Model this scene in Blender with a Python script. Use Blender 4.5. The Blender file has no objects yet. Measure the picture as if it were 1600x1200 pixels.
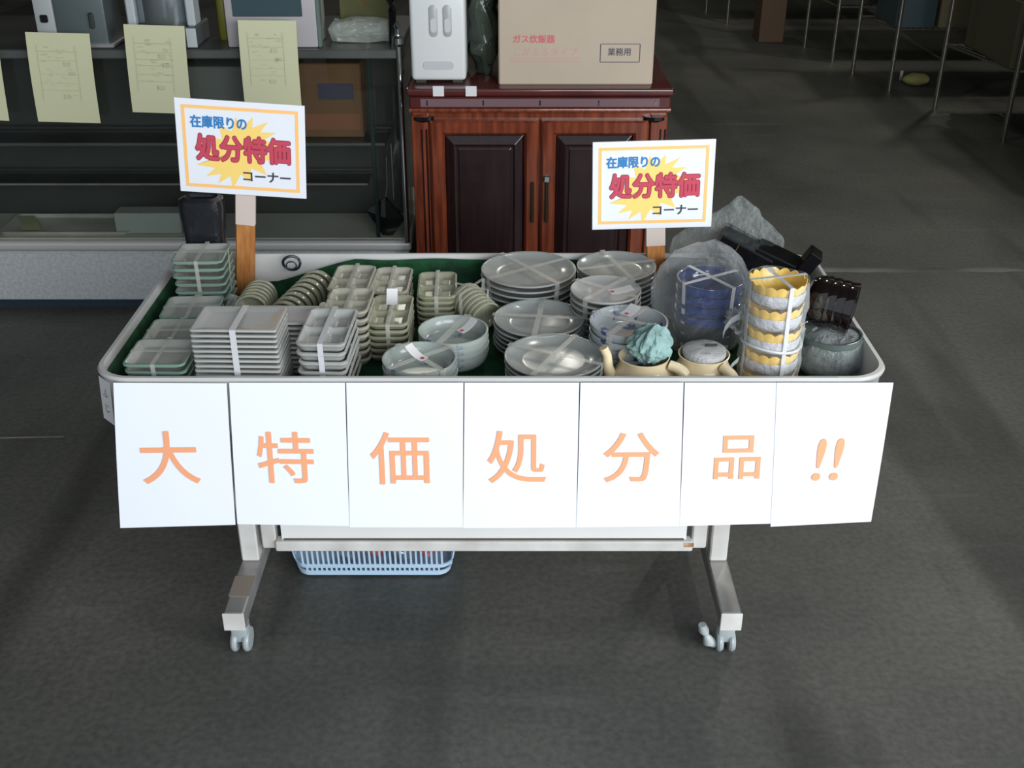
import bpy, bmesh, math, random
from mathutils import Vector, Matrix, noise
random.seed(7)
PI = math.pi
SC = bpy.context.scene
COL = SC.collection

# ------------------------------------------------------------------ camera, world, light, exposure
PITCH = math.radians(27.9); FPX = 1750.0; CH = 1.53
cam = bpy.data.objects.new('camera', bpy.data.cameras.new('camera')); COL.objects.link(cam)
cam.data.lens = FPX / 1600 * 36; cam.data.sensor_width = 36; cam.data.clip_start = .05
cam.location = (0, 0, CH); cam.rotation_euler = (PI/2 - PITCH, 0, 0)
SC.camera = cam
w = bpy.data.worlds.new('world'); SC.world = w; w.use_nodes = True
w.node_tree.nodes['Background'].inputs[0].default_value = (.80, .90, 1.0, 1)
w.node_tree.nodes['Background'].inputs[1].default_value = 0.55
SC.view_settings.view_transform = 'Standard'; SC.view_settings.look = 'None'
SC.view_settings.gamma = 1; SC.view_settings.use_curve_mapping = False
SC.view_settings.exposure = 0.0

def area(name, loc, target, sx, sy, power, col):
    l = bpy.data.lights.new(name, 'AREA'); l.shape = 'RECTANGLE'; l.size = sx; l.size_y = sy
    l.energy = power; l.color = col
    o = bpy.data.objects.new(name, l); COL.objects.link(o); o.location = loc
    o.rotation_euler = (Vector(target) - Vector(loc)).to_track_quat('-Z', 'Y').to_euler()
    return o
# daylight of the open shop front, behind and to the right of the viewer
area('doorway_daylight', (1.8, -2.9, 2.15), (-.2, 2.6, .45), 3.4, 2.2, 255, (.94, .97, 1.0))
area('side_fill_light', (3.1, -.2, 1.5), (.6, 2.0, .5), 1.4, 1.8, 100, (.95, .97, 1.0))  # added fill from the right, no real doorway; brightens the right-hand sheets
for i, (lx, ly, le) in enumerate([(-.9, 9.2, 30), (.55, 8.8, 30), (2.75, 6.8, 130), (.9, 4.4, 30)]):   # high bay lamps deep in the hall
    l = bpy.data.lights.new('hall_lamp', 'POINT'); l.energy = le; l.shadow_soft_size = .06; l.color = (1, .97, .86)
    o = bpy.data.objects.new('hall_lamp', l); COL.objects.link(o); o.location = (lx, ly, 3.9)

# ------------------------------------------------------------------ pixel -> world (1600x1200 frame)
CP, SP = math.cos(PITCH), math.sin(PITCH)
def ray(px, py):
    u = (px - 800) / FPX; v = (600 - py) / FPX
    return Vector((u, CP + v*SP, -SP + v*CP))
def PZ(px, py, z):
    d = ray(px, py); t = (z - CH) / d.z; return Vector((0, 0, CH)) + d*t
def PY(px, py, y):
    d = ray(px, py); t = y / d.y; return Vector((0, 0, CH)) + d*t

# ------------------------------------------------------------------ materials
MC = {}
def mat(name, col, rough=.5, metal=0, var=.0, vscale=8, bump=0, bscale=60, col2=None, spec=.5, coat=0, alpha=1, stretch=(1, 1, 1), emit=0):
    if name in MC: return MC[name]
    m = bpy.data.materials.new(name); m.use_nodes = True; nt = m.node_tree; b = nt.nodes['Principled BSDF']
    b.inputs['Base Color'].default_value = (*col, 1); b.inputs['Roughness'].default_value = rough
    b.inputs['Metallic'].default_value = metal; b.inputs['Specular IOR Level'].default_value = spec
    b.inputs['Coat Weight'].default_value = coat; b.inputs['Coat Roughness'].default_value = .05
    b.inputs['Alpha'].default_value = alpha
    tc = nt.nodes.new('ShaderNodeTexCoord'); mp = nt.nodes.new('ShaderNodeMapping'); mp.inputs['Scale'].default_value = stretch
    nt.links.new(tc.outputs['Object'], mp.inputs['Vector'])
    if var or col2:
        n = nt.nodes.new('ShaderNodeTexNoise'); n.inputs['Scale'].default_value = vscale; n.inputs['Detail'].default_value = 6
        r = nt.nodes.new('ShaderNodeValToRGB'); c2 = col2 or tuple(max(0, c*(1-var)) for c in col)
        r.color_ramp.elements[0].position = .35; r.color_ramp.elements[1].position = .65
        r.color_ramp.elements[0].color = (*c2, 1); r.color_ramp.elements[1].color = (*col, 1)
        nt.links.new(mp.outputs[0], n.inputs['Vector']); nt.links.new(n.outputs['Fac'], r.inputs[0]); nt.links.new(r.outputs[0], b.inputs['Base Color'])
    if bump:
        n2 = nt.nodes.new('ShaderNodeTexNoise'); n2.inputs['Scale'].default_value = bscale; n2.inputs['Detail'].default_value = 5
        bp = nt.nodes.new('ShaderNodeBump'); bp.inputs['Strength'].default_value = bump; bp.inputs['Distance'].default_value = .01
        nt.links.new(mp.outputs[0], n2.inputs['Vector']); nt.links.new(n2.outputs['Fac'], bp.inputs['Height']); nt.links.new(bp.outputs[0], b.inputs['Normal'])
    MC[name] = m; return m

def film(name, opacity=.16, tint=(.85, .9, .9), rough=.08, bscale=30, bump=.8):
    if name in MC: return MC[name]
    m = bpy.data.materials.new(name); m.use_nodes = True; nt = m.node_tree; nt.nodes.clear()
    out = nt.nodes.new('ShaderNodeOutputMaterial'); mx = nt.nodes.new('ShaderNodeMixShader')
    tr = nt.nodes.new('ShaderNodeBsdfTransparent'); pr = nt.nodes.new('ShaderNodeBsdfPrincipled')
    pr.inputs['Base Color'].default_value = (*tint, 1); pr.inputs['Roughness'].default_value = rough
    pr.inputs['Specular IOR Level'].default_value = 1.0
    lw = nt.nodes.new('ShaderNodeLayerWeight'); lw.inputs[0].default_value = .35
    ma = nt.nodes.new('ShaderNodeMath'); ma.operation = 'MULTIPLY_ADD'; ma.inputs[1].default_value = .42; ma.inputs[2].default_value = opacity; ma.use_clamp = True
    tc = nt.nodes.new('ShaderNodeTexCoord'); n = nt.nodes.new('ShaderNodeTexNoise'); n.inputs['Scale'].default_value = bscale; n.inputs['Detail'].default_value = 4
    bp = nt.nodes.new('ShaderNodeBump'); bp.inputs['Strength'].default_value = bump; bp.inputs['Distance'].default_value = .02
    nt.links.new(tc.outputs['Object'], n.inputs['Vector']); nt.links.new(n.outputs['Fac'], bp.inputs['Height'])
    nt.links.new(bp.outputs[0], pr.inputs['Normal']); nt.links.new(bp.outputs[0], lw.inputs['Normal'])
    nt.links.new(lw.outputs['Facing'], ma.inputs[0]); nt.links.new(ma.outputs[0], mx.inputs[0])
    nt.links.new(tr.outputs[0], mx.inputs[1]); nt.links.new(pr.outputs[0], mx.inputs[2]); nt.links.new(mx.outputs[0], out.inputs[0])
    MC[name] = m; return m

def glass_mat():
    m = bpy.data.materials.new('clear_glass'); m.use_nodes = True; nt = m.node_tree; nt.nodes.clear()
    out = nt.nodes.new('ShaderNodeOutputMaterial'); mx = nt.nodes.new('ShaderNodeMixShader')
    tr = nt.nodes.new('ShaderNodeBsdfTransparent'); tr.inputs[0].default_value = (.93, .945, .93, 1)
    gl = nt.nodes.new('ShaderNodeBsdfGlossy'); gl.inputs['Roughness'].default_value = .02
    fr = nt.nodes.new('ShaderNodeFresnel'); fr.inputs[0].default_value = 1.5
    nt.links.new(fr.outputs[0], mx.inputs[0]); nt.links.new(tr.outputs[0], mx.inputs[1]); nt.links.new(gl.outputs[0], mx.inputs[2]); nt.links.new(mx.outputs[0], out.inputs[0])
    return m
GLASS = glass_mat()

def floor_mat():
    m = bpy.data.materials.new('worn_asphalt_floor'); m.use_nodes = True; nt = m.node_tree; b = nt.nodes['Principled BSDF']
    L = nt.links.new; N = nt.nodes.new
    tc = N('ShaderNodeTexCoord')
    def noise_(scale, detail, sx=1, sy=1, rot=0):
        mp = N('ShaderNodeMapping'); mp.inputs['Scale'].default_value = (sx, sy, 1); mp.inputs['Rotation'].default_value = (0, 0, rot)
        n = N('ShaderNodeTexNoise'); n.inputs['Scale'].default_value = scale; n.inputs['Detail'].default_value = detail
        L(tc.outputs['Object'], mp.inputs[0]); L(mp.outputs[0], n.inputs['Vector']); return n
    def ramp(n, p0, c0, p1, c1):
        r = N('ShaderNodeValToRGB'); r.color_ramp.elements[0].position = p0; r.color_ramp.elements[1].position = p1
        r.color_ramp.elements[0].color = (*c0, 1); r.color_ramp.elements[1].color = (*c1, 1); L(n.outputs['Fac'], r.inputs[0]); return r
    def mixc(a, b_, f, mode='MIX'):
        x = N('ShaderNodeMix'); x.data_type = 'RGBA'; x.blend_type = mode
        L(a, x.inputs[6]); L(b_, x.inputs[7])
        if isinstance(f, float): x.inputs[0].default_value = f
        else: L(f, x.inputs[0])
        return x.outputs[2]
    a = ramp(noise_(1.3, 8), .3, (.050, .052, .048), .7, (.104, .102, .091))
    fine = ramp(noise_(70, 4), .3, (.78, .78, .78), .7, (1.2, 1.2, 1.2))
    c = mixc(a.outputs[0], fine.outputs[0], 1.0, 'MULTIPLY')
    tyre = ramp(noise_(2.2, 3, 1.0, .12, .42), .53, (1, 1, 1), .60, (.45, .46, .46))     # tyre streaks
    c = mixc(c, tyre.outputs[0], .8, 'MULTIPLY')
    scr = ramp(noise_(5, 8, .3, 2.2, -.7), .62, (0, 0, 0), .74, (.05, .05, .05))           # pale scuffs
    c = mixc(c, scr.outputs[0], .5, 'ADD')
    sp = ramp(noise_(130, 2), .77, (0, 0, 0), .80, (.22, .22, .22))
    c = mixc(c, sp.outputs[0], .6, 'ADD')
    L(c, b.inputs['Base Color'])
    rr = ramp(noise_(3, 6), .3, (.42,)*3, .7, (.62,)*3); L(rr.outputs[0], b.inputs['Roughness'])
    n2 = noise_(90, 6); bp = N('ShaderNodeBump'); bp.inputs['Strength'].default_value = .12; bp.inputs['Distance'].default_value = .003
    L(n2.outputs['Fac'], bp.inputs['Height']); L(bp.outputs[0], b.inputs['Normal'])
    b.inputs['Specular IOR Level'].default_value = .35
    return m

def blue_bowl_mat(name, base, ink, lo, hi):
    """celadon glaze with brushed blue decoration on the inside"""
    m = bpy.data.materials.new(name); m.use_nodes = True; nt = m.node_tree; b = nt.nodes['Principled BSDF']; L = nt.links.new; N = nt.nodes.new
    tc = N('ShaderNodeTexCoord'); n = N('ShaderNodeTexNoise'); n.inputs['Scale'].default_value = 38; n.inputs['Detail'].default_value = 5
    L(tc.outputs['Object'], n.inputs['Vector'])
    r = N('ShaderNodeValToRGB'); r.color_ramp.elements[0].position = lo; r.color_ramp.elements[1].position = hi
    r.color_ramp.elements[0].color = (*base, 1); r.color_ramp.elements[1].color = (*ink, 1)
    L(n.outputs['Fac'], r.inputs[0]); L(r.outputs[0], b.inputs['Base Color']); b.inputs['Roughness'].default_value = .18
    return m

M_GREY = mat('celadon_grey_glaze', (.34, .36, .345), .16, var=.12, vscale=14)
M_GREY2 = mat('grey_white_glaze', (.40, .41, .39), .2, var=.10, vscale=10)
M_OLIVE = mat('olive_grey_glaze', (.32, .32, .24), .18, col2=(.25, .26, .17), vscale=26)
M_CREAMD = mat('grey_beige_glaze', (.38, .37, .31), .2, col2=(.30, .29, .22), vscale=22)
M_GREENRIM = mat('green_rim_glaze', (.16, .28, .22), .15)
M_SQ = mat('grey_square_glaze', (.38, .39, .36), .15, var=.15, vscale=12)
M_WB = blue_bowl_mat('celadon_blue_flower', (.31, .35, .325), (.06, .12, .24), .60, .70)
M_FB = blue_bowl_mat('grey_blue_brushwork', (.34, .37, .38), (.03, .06, .18), .56, .62)
M_TAPE = mat('clear_packing_tape', (.60, .60, .55), .25, alpha=.30)
M_STRAP = mat('white_plastic_strap', (.62, .63, .65), .25, alpha=.85)
M_FILM = film('clear_film', .04)
M_BAG = film('clear_bag', .045, bscale=22, bump=1.0)
M_FOAM = mat('foam_wrap', (.50, .51, .53), .45, bump=.7, bscale=70, var=.2, vscale=40)
M_YEL = mat('yellow_glaze', (.80, .60, .16), .25, col2=(.70, .42, .08), vscale=18)
M_NAVY = mat('cobalt_glaze', (.002, .034, .20), .12, col2=(.001, .010, .06), vscale=12, stretch=(.3, .3, 5), coat=.4)
M_BLACK = mat('black_lacquer', (.006, .006, .007), .12, spec=.5)
M_BLACKM = mat('black_plastic_wrap', (.012, .013, .016), .22, bump=.5, bscale=18)
M_CREAM = mat('cream_pottery_glaze', (.72, .62, .42), .22, col2=(.64, .52, .32), vscale=9)
M_WHITE = mat('white_painted_metal', (.72, .73, .72), .4, var=.05, vscale=5)
M_FRAME = mat('worn_white_steel', (.62, .62, .60), .35, col2=(.48, .47, .44), vscale=12)
M_STEEL = mat('grey_steel', (.36, .35, .34), .35, .5, var=.25, vscale=14)
M_RUST = mat('rust', (.25, .10, .03), .8, col2=(.5, .38, .25), vscale=40)
M_CHROME = mat('chrome', (.55, .58, .58), .12, 1)
M_PAPER = mat('laminated_white_paper', (.78, .815, .90), .28, var=.02, vscale=3)
M_ORANGE = mat('orange_print', (.82, .36, .19), .4)
M_RED = mat('red_print', (.52, .06, .10), .4)
M_DKRED = mat('dark_red_outline', (.22, .02, .04), .4)
M_BLUEP = mat('blue_print', (.03, .20, .48), .4)
M_INK = mat('dark_ink', (.04, .04, .07), .4)
M_YSTAR = mat('yellow_burst_print', (.88, .62, .18), .4)
M_OBORD = mat('orange_border_print', (.92, .52, .18), .4)
M_GREEN = mat('green_felt_mat', (.004, .075, .02), .9, col2=(.002, .03, .012), vscale=30, bump=.4, bscale=250)
M_WOODP = mat('orange_wood_post', (.46, .20, .06), .45, col2=(.32, .12, .03), vscale=20, stretch=(6, 6, 1))
M_TAPEW = mat('masking_tape', (.55, .47, .42), .5)
M_YPAPER = mat('yellow_paper', (.53, .53, .34), .6, var=.03, vscale=4)
M_PENCIL = mat('faint_print', (.46, .46, .29), .6)
M_CARD = mat('cardboard', (.43, .36, .275), .75, var=.06, vscale=6)
M_CARDD = mat('brown_cardboard', (.16, .08, .03), .8, var=.2, vscale=5)
M_CHERRY = mat('cherry_wood', (.22, .050, .020), .22, col2=(.10, .020, .009), vscale=6, stretch=(9, 9, 1), coat=.3)
M_DKWOOD = mat('dark_mahogany', (.022, .008, .008), .25, col2=(.012, .004, .005), vscale=8, stretch=(8, 8, 1), coat=.3)
M_TOPW = mat('mahogany_top', (.09, .02, .018), .2, var=.3, vscale=6, coat=.4)
M_DARK = mat('dark_interior', (.020, .023, .021), .5)
M_DECK = mat('dark_deck', (.075, .080, .075), .3, var=.3, vscale=7)
M_KICK = mat('blue_black_kick', (.02, .035, .055), .4)
M_SPECK = mat('speckled_panel', (.46, .48, .48), .5, col2=(.36, .38, .38), vscale=90)
M_LEDGE = mat('ledge_metal', (.46, .45, .43), .35, .2)
M_RACK = mat('rack_chrome', (.42, .40, .34), .22, .9)
M_TURQ = mat('turquoise_crepe', (.25, .40, .38), .75, var=.4, vscale=20)
M_BASKET = mat('pale_blue_plastic', (.42, .58, .74), .4)
M_CASTER = mat('grey_caster', (.30, .34, .35), .35)
M_TAG = mat('white_tag', (.62, .62, .62), .4)
M_APPL = mat('appliance_white', (.60, .62, .61), .3)
M_WIN = mat('dark_window', (.04, .07, .08), .08, spec=.8)
M_WALL = mat('hall_wall', (.10, .10, .085), .8, var=.3, vscale=1)
M_CEIL = mat('hall_ceiling', (.06, .06, .055), .9)

# ------------------------------------------------------------------ mesh helpers
def finish(name, bm, m, parent=None, smooth=True, ang=35, loc=None, rot=None):
    bmesh.ops.recalc_face_normals(bm, faces=bm.faces)
    me = bpy.data.meshes.new(name); bm.to_mesh(me); bm.free()
    if smooth:
        me.polygons.foreach_set('use_smooth', [True]*len(me.polygons)); me.set_sharp_from_angle(angle=math.radians(ang))
    for x in (m if isinstance(m, (list, tuple)) else [m]): me.materials.append(x)
    o = bpy.data.objects.new(name, me); COL.objects.link(o)
    if parent: o.parent = parent
    if loc is not None: o.location = loc
    if rot is not None: o.rotation_euler = rot
    return o
def inst(name, me, parent=None, loc=(0, 0, 0), rot=(0, 0, 0)):
    o = bpy.data.objects.new(name, me); COL.objects.link(o); o.parent = parent; o.location = loc; o.rotation_euler = rot; return o
def tag(o, label, cat, group=None, kind=None):
    o['label'] = label; o['category'] = cat
    if group: o['group'] = group
    if kind: o['kind'] = kind
    return o
def thing(name, label, cat, loc=(0, 0, 0), rot=(0, 0, 0), group=None):
    o = bpy.data.objects.new(name, None); COL.objects.link(o); o.location = loc; o.rotation_euler = rot; o.empty_display_size = .05
    return tag(o, label, cat, group)
def struct(o): o['kind'] = 'structure'; return o

def box(bm, c, s, bev=0, rot=None, segs=1):
    M = Matrix.Translation(c) @ (rot or Matrix.Identity(4)) @ Matrix.Diagonal((*s, 1))
    r = bmesh.ops.create_cube(bm, size=1, matrix=M)
    if bev:
        es = {e for v in r['verts'] for e in v.link_edges}
        bmesh.ops.bevel(bm, geom=list(es), offset=bev, segments=segs, affect='EDGES', profile=.5)
def bx(c, s, bev=0, rot=None, segs=1):
    bm = bmesh.new(); box(bm, c, s, bev, rot, segs); return bm
def lathe(bm, prof, n=40, M=None, cap0=True, cap1=True, wob=None):
    M = M or Matrix.Identity(4); rings = []
    for r, z in prof:
        ring = []
        for i in range(n):
            a = 2*PI*i/n; rr = r*(wob(a, r, z) if wob else 1)
            ring.append(bm.verts.new(M @ Vector((rr*math.cos(a), rr*math.sin(a), z))))
        rings.append(ring)
    for a, b in zip(rings, rings[1:]):
        for i in range(n): bm.faces.new((a[i], a[(i+1) % n], b[(i+1) % n], b[i]))
    if cap0: bm.faces.new(rings[0][::-1])
    if cap1: bm.faces.new(rings[-1])
    return bm
def rring(hw, hd, r, seg):
    pts = []
    r = max(r, 1e-4)
    for cx, cy, a0 in ((hw-r, hd-r, 0), (-hw+r, hd-r, PI/2), (-hw+r, -hd+r, PI), (hw-r, -hd+r, 3*PI/2)):
        for k in range(seg+1):
            a = a0 + PI/2*k/seg; pts.append((cx + r*math.cos(a), cy + r*math.sin(a)))
    return pts
def rloft(bm, loops, seg=5, cap0=True, cap1=True, M=None):
    M = M or Matrix.Identity(4); rings = [[bm.verts.new(M @ Vector((x, y, z))) for x, y in rring(hw, hd, r, seg)] for hw, hd, r, z in loops]
    n = len(rings[0])
    for a, b in zip(rings, rings[1:]):
        for i in range(n): bm.faces.new((a[i], a[(i+1) % n], b[(i+1) % n], b[i]))
    if cap0: bm.faces.new(rings[0][::-1])
    if cap1: bm.faces.new(rings[-1])
    return bm
def tube(bm, pts, r, n=8, closed=False):
    pts = [Vector(p) for p in pts]; rings = []; up = Vector((0, 0, 1))
    for i, p in enumerate(pts):
        a = pts[i-1] if (i > 0 or closed) else p; b = pts[(i+1) % len(pts)] if (i < len(pts)-1 or closed) else p
        t = (b - a).normalized(); s = t.cross(up)
        if s.length < .05: s = t.cross(Vector((0, 1, 0)))
        s.normalize(); u = s.cross(t); rr = r[i] if isinstance(r, (list, tuple)) else r
        rings.append([bm.verts.new(p + (s*math.cos(2*PI*k/n) + u*math.sin(2*PI*k/n))*rr) for k in range(n)])
    prs = list(zip(rings, rings[1:])) + ([(rings[-1], rings[0])] if closed else [])
    for a, b in prs:
        for k in range(n): bm.faces.new((a[k], a[(k+1) % n], b[(k+1) % n], b[k]))
    if not closed: bm.faces.new(rings[0][::-1]); bm.faces.new(rings[-1])
    return bm
def cyl(bm, p0, p1, r, n=16): return tube(bm, [p0, p1], r, n)
def strip(bm, pts, wdir, w_, th):
    """flat band following pts, width w_ along wdir, thickness th outwards"""
    pts = [Vector(p) for p in pts]; W = Vector(wdir).normalized()*w_/2; rows = []
    for i, p in enumerate(pts):
        a = pts[max(i-1, 0)]; b = pts[min(i+1, len(pts)-1)]; nrm = (b-a).normalized().cross(W.normalized())*th
        rows.append([bm.verts.new(q) for q in (p-W, p+W, p+W+nrm, p-W+nrm)])
    for a, b in zip(rows, rows[1:]):
        for k in range(4): bm.faces.new((a[k], a[(k+1) % 4], b[(k+1) % 4], b[k]))
    bm.faces.new(rows[0][::-1]); bm.faces.new(rows[-1])
def crumple(bm, verts, amp, sc, seed=0):
    for v in verts:
        n_ = noise.noise_vector(v.co*sc + Vector((seed, seed*2, 3))); n2 = noise.noise_vector(v.co*sc*2.7 + Vector((seed, 9, seed)))
        v.co += n_*amp + n2*amp*.5

TC = {}
def text(name, body, m, parent, loc, size, rot=(0, 0, 0), offset=0,  sx=1, align='CENTER', shear=0, ext=.0002):
    """lettering as a thin flat mesh; size = height of a full character, loc = its centre"""
    cu = bpy.data.curves.new('t', 'FONT'); cu.body = body; cu.size = 1; cu.align_x = align; cu.shear = shear; cu.resolution_u = 6
    cu.extrude = 0
    t = bpy.data.objects.new('t', cu); COL.objects.link(t); bpy.context.view_layer.update()
    me = bpy.data.meshes.new_from_object(t.evaluated_get(bpy.context.evaluated_depsgraph_get()))
    bpy.data.objects.remove(t); bpy.data.curves.remove(cu)
    if offset:      # heavier weight: the glyphs doubled around a small circle
        vs = [v.co.copy() for v in me.vertices]; fs = [tuple(p.vertices) for p in me.polygons]; V, F = [], []
        for k in range(9):
            d = Vector((0, 0, 0)) if k == 8 else Vector((math.cos(k*PI/4), math.sin(k*PI/4), 0))*offset
            F += [tuple(i+len(V) for i in f) for f in fs]; V += [v + d + Vector((0, 0, k*.00035)) for v in vs]
        me = bpy.data.meshes.new(name); me.from_pydata(V, [], F)
    for v in me.vertices: v.co = Vector((v.co.x*size*sx, (v.co.y-.38)*size, v.co.z*.1))
    me.materials.clear(); me.materials.append(m)
    o = bpy.data.objects.new(name, me); COL.objects.link(o); o.parent = parent; o.location = loc; o.rotation_euler = rot
    return o
UPR = (PI/2, 0, 0)     # local XY plane stands up facing the viewer (-Y)

def frame(TL, TR, BR, BL):
    c = (TL+TR+BR+BL)/4; ex = ((TR-TL)+(BR-BL)).normalized(); ey = ((TL-BL)+(TR-BR)); ey = (ey - ex*ey.dot(ex)).normalized(); ez = ex.cross(ey)
    wd = ((TR-TL).length + (BR-BL).length)/2; ht = ((TL-BL).length + (TR-BR).length)/2
    M = Matrix.Identity(4)
    for i in range(3): M[i][0] = ex[i]; M[i][1] = ey[i]; M[i][2] = ez[i]; M[i][3] = c[i]
    return M, wd, ht

# ================================================================== STRUCTURE
FM = floor_mat()
o = finish('floor', bx((0, 5, -.05), (16, 18, .1)), FM); struct(o)
o = finish('wall_back', bx((0, 14.1, 2.2), (16, .2, 4.6)), M_WALL); struct(o)
o = finish('wall_left', bx((-8.1, 5, 2.2), (.2, 18, 4.6)), M_WALL); struct(o)
o = finish('wall_right', bx((8.1, 5, 2.2), (.2, 18, 4.6)), M_WALL); struct(o)
o = finish('ceiling', bx((0, 7.1, 4.6), (16.2, 13.8, .2)), M_CEIL); struct(o)
M_JOINT = mat('pale_joint_mortar', (.15, .15, .135), .8, col2=(.07, .07, .064), vscale=5)
def joint(name, x0, x1, y, wd):
    bm = bmesh.new(); n = 90; prev = None
    for i in range(n+1):
        x = x0 + (x1-x0)*i/n; d = noise.noise(Vector((x*3, y, 0)))*.012; w1 = wd*(.5 + .6*abs(noise.noise(Vector((x*6, 3, y)))))
        r = [bm.verts.new((x, y+d-w1, .0004)), bm.verts.new((x, y+d-w1*.4, .003)), bm.verts.new((x, y+d+w1*.4, .003)), bm.verts.new((x, y+d+w1, .0004))]
        if prev:
            for k in range(3): bm.faces.new((prev[k], prev[k+1], r[k+1], r[k]))
        prev = r
    return struct(finish(name, bm, M_JOINT))
joint('trim_1', 1.02, 6.5, 3.77, .034)
joint('trim_2', -6.5, -1.2, 2.58, .006)

# ================================================================== GLASS DISPLAY CASE
CX0, CX1, CY0, CY1 = -2.7, -.335, 3.42, 3.97; CXm, CW = (CX0+CX1)/2, CX1-CX0
case = thing('display_case', 'long glass display case with speckled white base left of wooden cabinet', 'display case', (CXm, CY0, 0))
def cpart(name, bm, m, **k):
    bmesh.ops.translate(bm, vec=(-CXm, -CY0, 0), verts=bm.verts); return finish(name, bm, m, case, **k)
cpart('kick_plate', bx((CXm, 3.70, .018), (CW, .5, .036)), M_KICK)
cpart('base_panel', bx((CXm, 3.695, .125), (CW, .55, .178), .002), M_SPECK)
cpart('base_ledge', bx((CXm, 3.69, .2295), (CW+.02, .58, .031), .010, segs=3), M_LEDGE)
cpart('inner_floor', bx((CXm, 3.55, .2475), (CW-.03, .24, .005)), mat('brushed_steel', (.62, .61, .54), .4, .1, var=.2, vscale=4))
cpart('back_panel', bx((CXm, 3.69, .54), (CW-.02, .02, .59)), mat('case_back', (.050, .056, .050), .4, var=.3, vscale=3))
cpart('top_deck', bx((CXm, 3.69, .838), (CW, .58, .026), .003), M_DECK)
cpart('front_glass', bx((CXm, 3.418, .535), (CW-.02, .005, .575)), GLASS)
cpart('side_glass', bx((CX1-.004, 3.55, .535), (.005, .24, .575)), GLASS)
sh = cpart('upper_shelf', bx((CXm-.02, 3.56, .553), (CW-.08, .21, .006)), GLASS)
cpart('shelf_rail', bx((CXm-.02, 3.452, .553), (CW-.08, .008, .012), .002), M_CHROME)
cpart('lower_shelf', bx((CXm-.05, 3.58, .41), (CW-.16, .17, .005)), GLASS)
cpart('shelf_rail', bx((CXm-.05, 3.492, .41), (CW-.16, .005, .006)), M_STEEL)
bm = bmesh.new(); cyl(bm, (-.338, 3.405, .245), (-.338, 3.405, .86), .009)
lathe(bm, [(.009, .86), (.017, .868), (.017, .885), (.009, .892), (.007, .91), (.011, .918), (.004, .93)], 16, Matrix.Translation((-.338, 3.405, 0)))
cpart('corner_post', bm, M_CHROME)
cpart('door_frame', bx((-.433, 3.44, .535), (.012, .012, .575), .002), mat('dark_green_frame', (.03, .06, .055), .2, .5))
bm = bmesh.new(); cyl(bm, (-.38, 3.46, .37), (-.38, 3.46, .55), .0015, 6); cpart('shelf_hanger', bm, M_STEEL)
# goods inside the case
bm = bmesh.new(); rloft(bm, [(.20, .080, .01, 0), (.215, .088, .012, .012), (.213, .086, .012, .012), (.198, .078, .01, .002)], 4)
o = finish('steel_pan', bm, mat('bright_pan', (.75, .73, .64), .3, .3, var=.35, vscale=5), loc=(-1.46, 3.54, .2503)); tag(o, 'shallow steel pan on the case floor left of the white carton', 'pan')
o = finish('cardboard_box', bx((0, 0, .115), (.19, .13, .23), .003), M_CARDD, loc=(-.565, 3.58, .5565)); tag(o, 'dark brown cardboard box on the glass shelf inside the display case', 'box')
b1 = finish('printed_band', bx((0, -.066, .05), (.17, .0008, .05)), mat('orange_band', (.22, .08, .03), .6), o)
b2 = finish('printed_blotch', bx((.015, -.066, .145), (.11, .0008, .05)), M_INK, o)
o = finish('grey_carton', bx((0, 0, .11), (.24, .12, .22), .003), mat('grey_carton', (.13, .14, .13), .6), loc=(-.90, 3.58, .5565)); tag(o, 'grey carton on the glass shelf inside the display case', 'box')
o = finish('white_carton', bx((0, 0, .035), (.215, .07, .07), .003), mat('white_carton', (.36, .39, .36), .5), loc=(PZ(234, 365, .25).x, 3.50, .2505)); tag(o, 'low white carton lying on the case floor behind the glass', 'box')
o = finish('black_box', bx((0, 0, .055), (.11, .10, .11), .008, segs=2), M_BLACK, loc=(PZ(312, 372, .25).x-.0, 3.50, .2505)); tag(o, 'small black box on the case floor beside the low white carton', 'box')
a_, b_ = PZ(2, 345, .254), PZ(12, 374, .254)
bm = bmesh.new(); strip(bm, [(-1.765, 3.62, .2515), (-1.73, 3.53, .2535), (-1.70, 3.445, .2515)], (1, 0, 0), .035, .0008)
o = finish('white_paper_strip', bm, mat('bright_paper', (.85, .86, .8), .3)); tag(o, 'bright white paper strip at the far left of the case floor', 'paper')
bm = bmesh.new(); strip(bm, [(-1.64, 3.60, .2645), (-1.60, 3.53, .267), (-1.57, 3.47, .2645)], (1, 0, 0), .06, .0008)
o = finish('cream_paper_strip', bm, mat('cream_paper', (.5, .5, .3), .4)); tag(o, 'cream paper strip lying across the steel pan in the case', 'paper')
# black diamond pendant on a cord
p = PY(604, 342, 3.462)
pend = thing('black_pendant', 'black diamond-shaped tag hanging by a cord inside right end of the case', 'tag', p)
bm = bmesh.new()
pts = [(-.062, .03), (.0, .075), (.058, .0), (.0, -.078)]
fv = [bm.verts.new((x, -.008, z)) for x, z in pts]; bv = [bm.verts.new((x, .008, z)) for x, z in pts]; c_ = bm.verts.new((0, -.02, .01))
for i in range(4):
    bm.faces.new((fv[i], fv[(i+1) % 4], c_)); bm.faces.new((fv[i], bv[i], bv[(i+1) % 4], fv[(i+1) % 4]))
bm.faces.new(bv); finish('tag_body', bm, M_BLACK, pend, smooth=False)
bm = bmesh.new(); tube(bm, [(0, 0, .07), (.008, 0, .12), (.01, 0, .205)], .0012, 6); finish('cord', bm, M_STEEL, pend)

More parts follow.
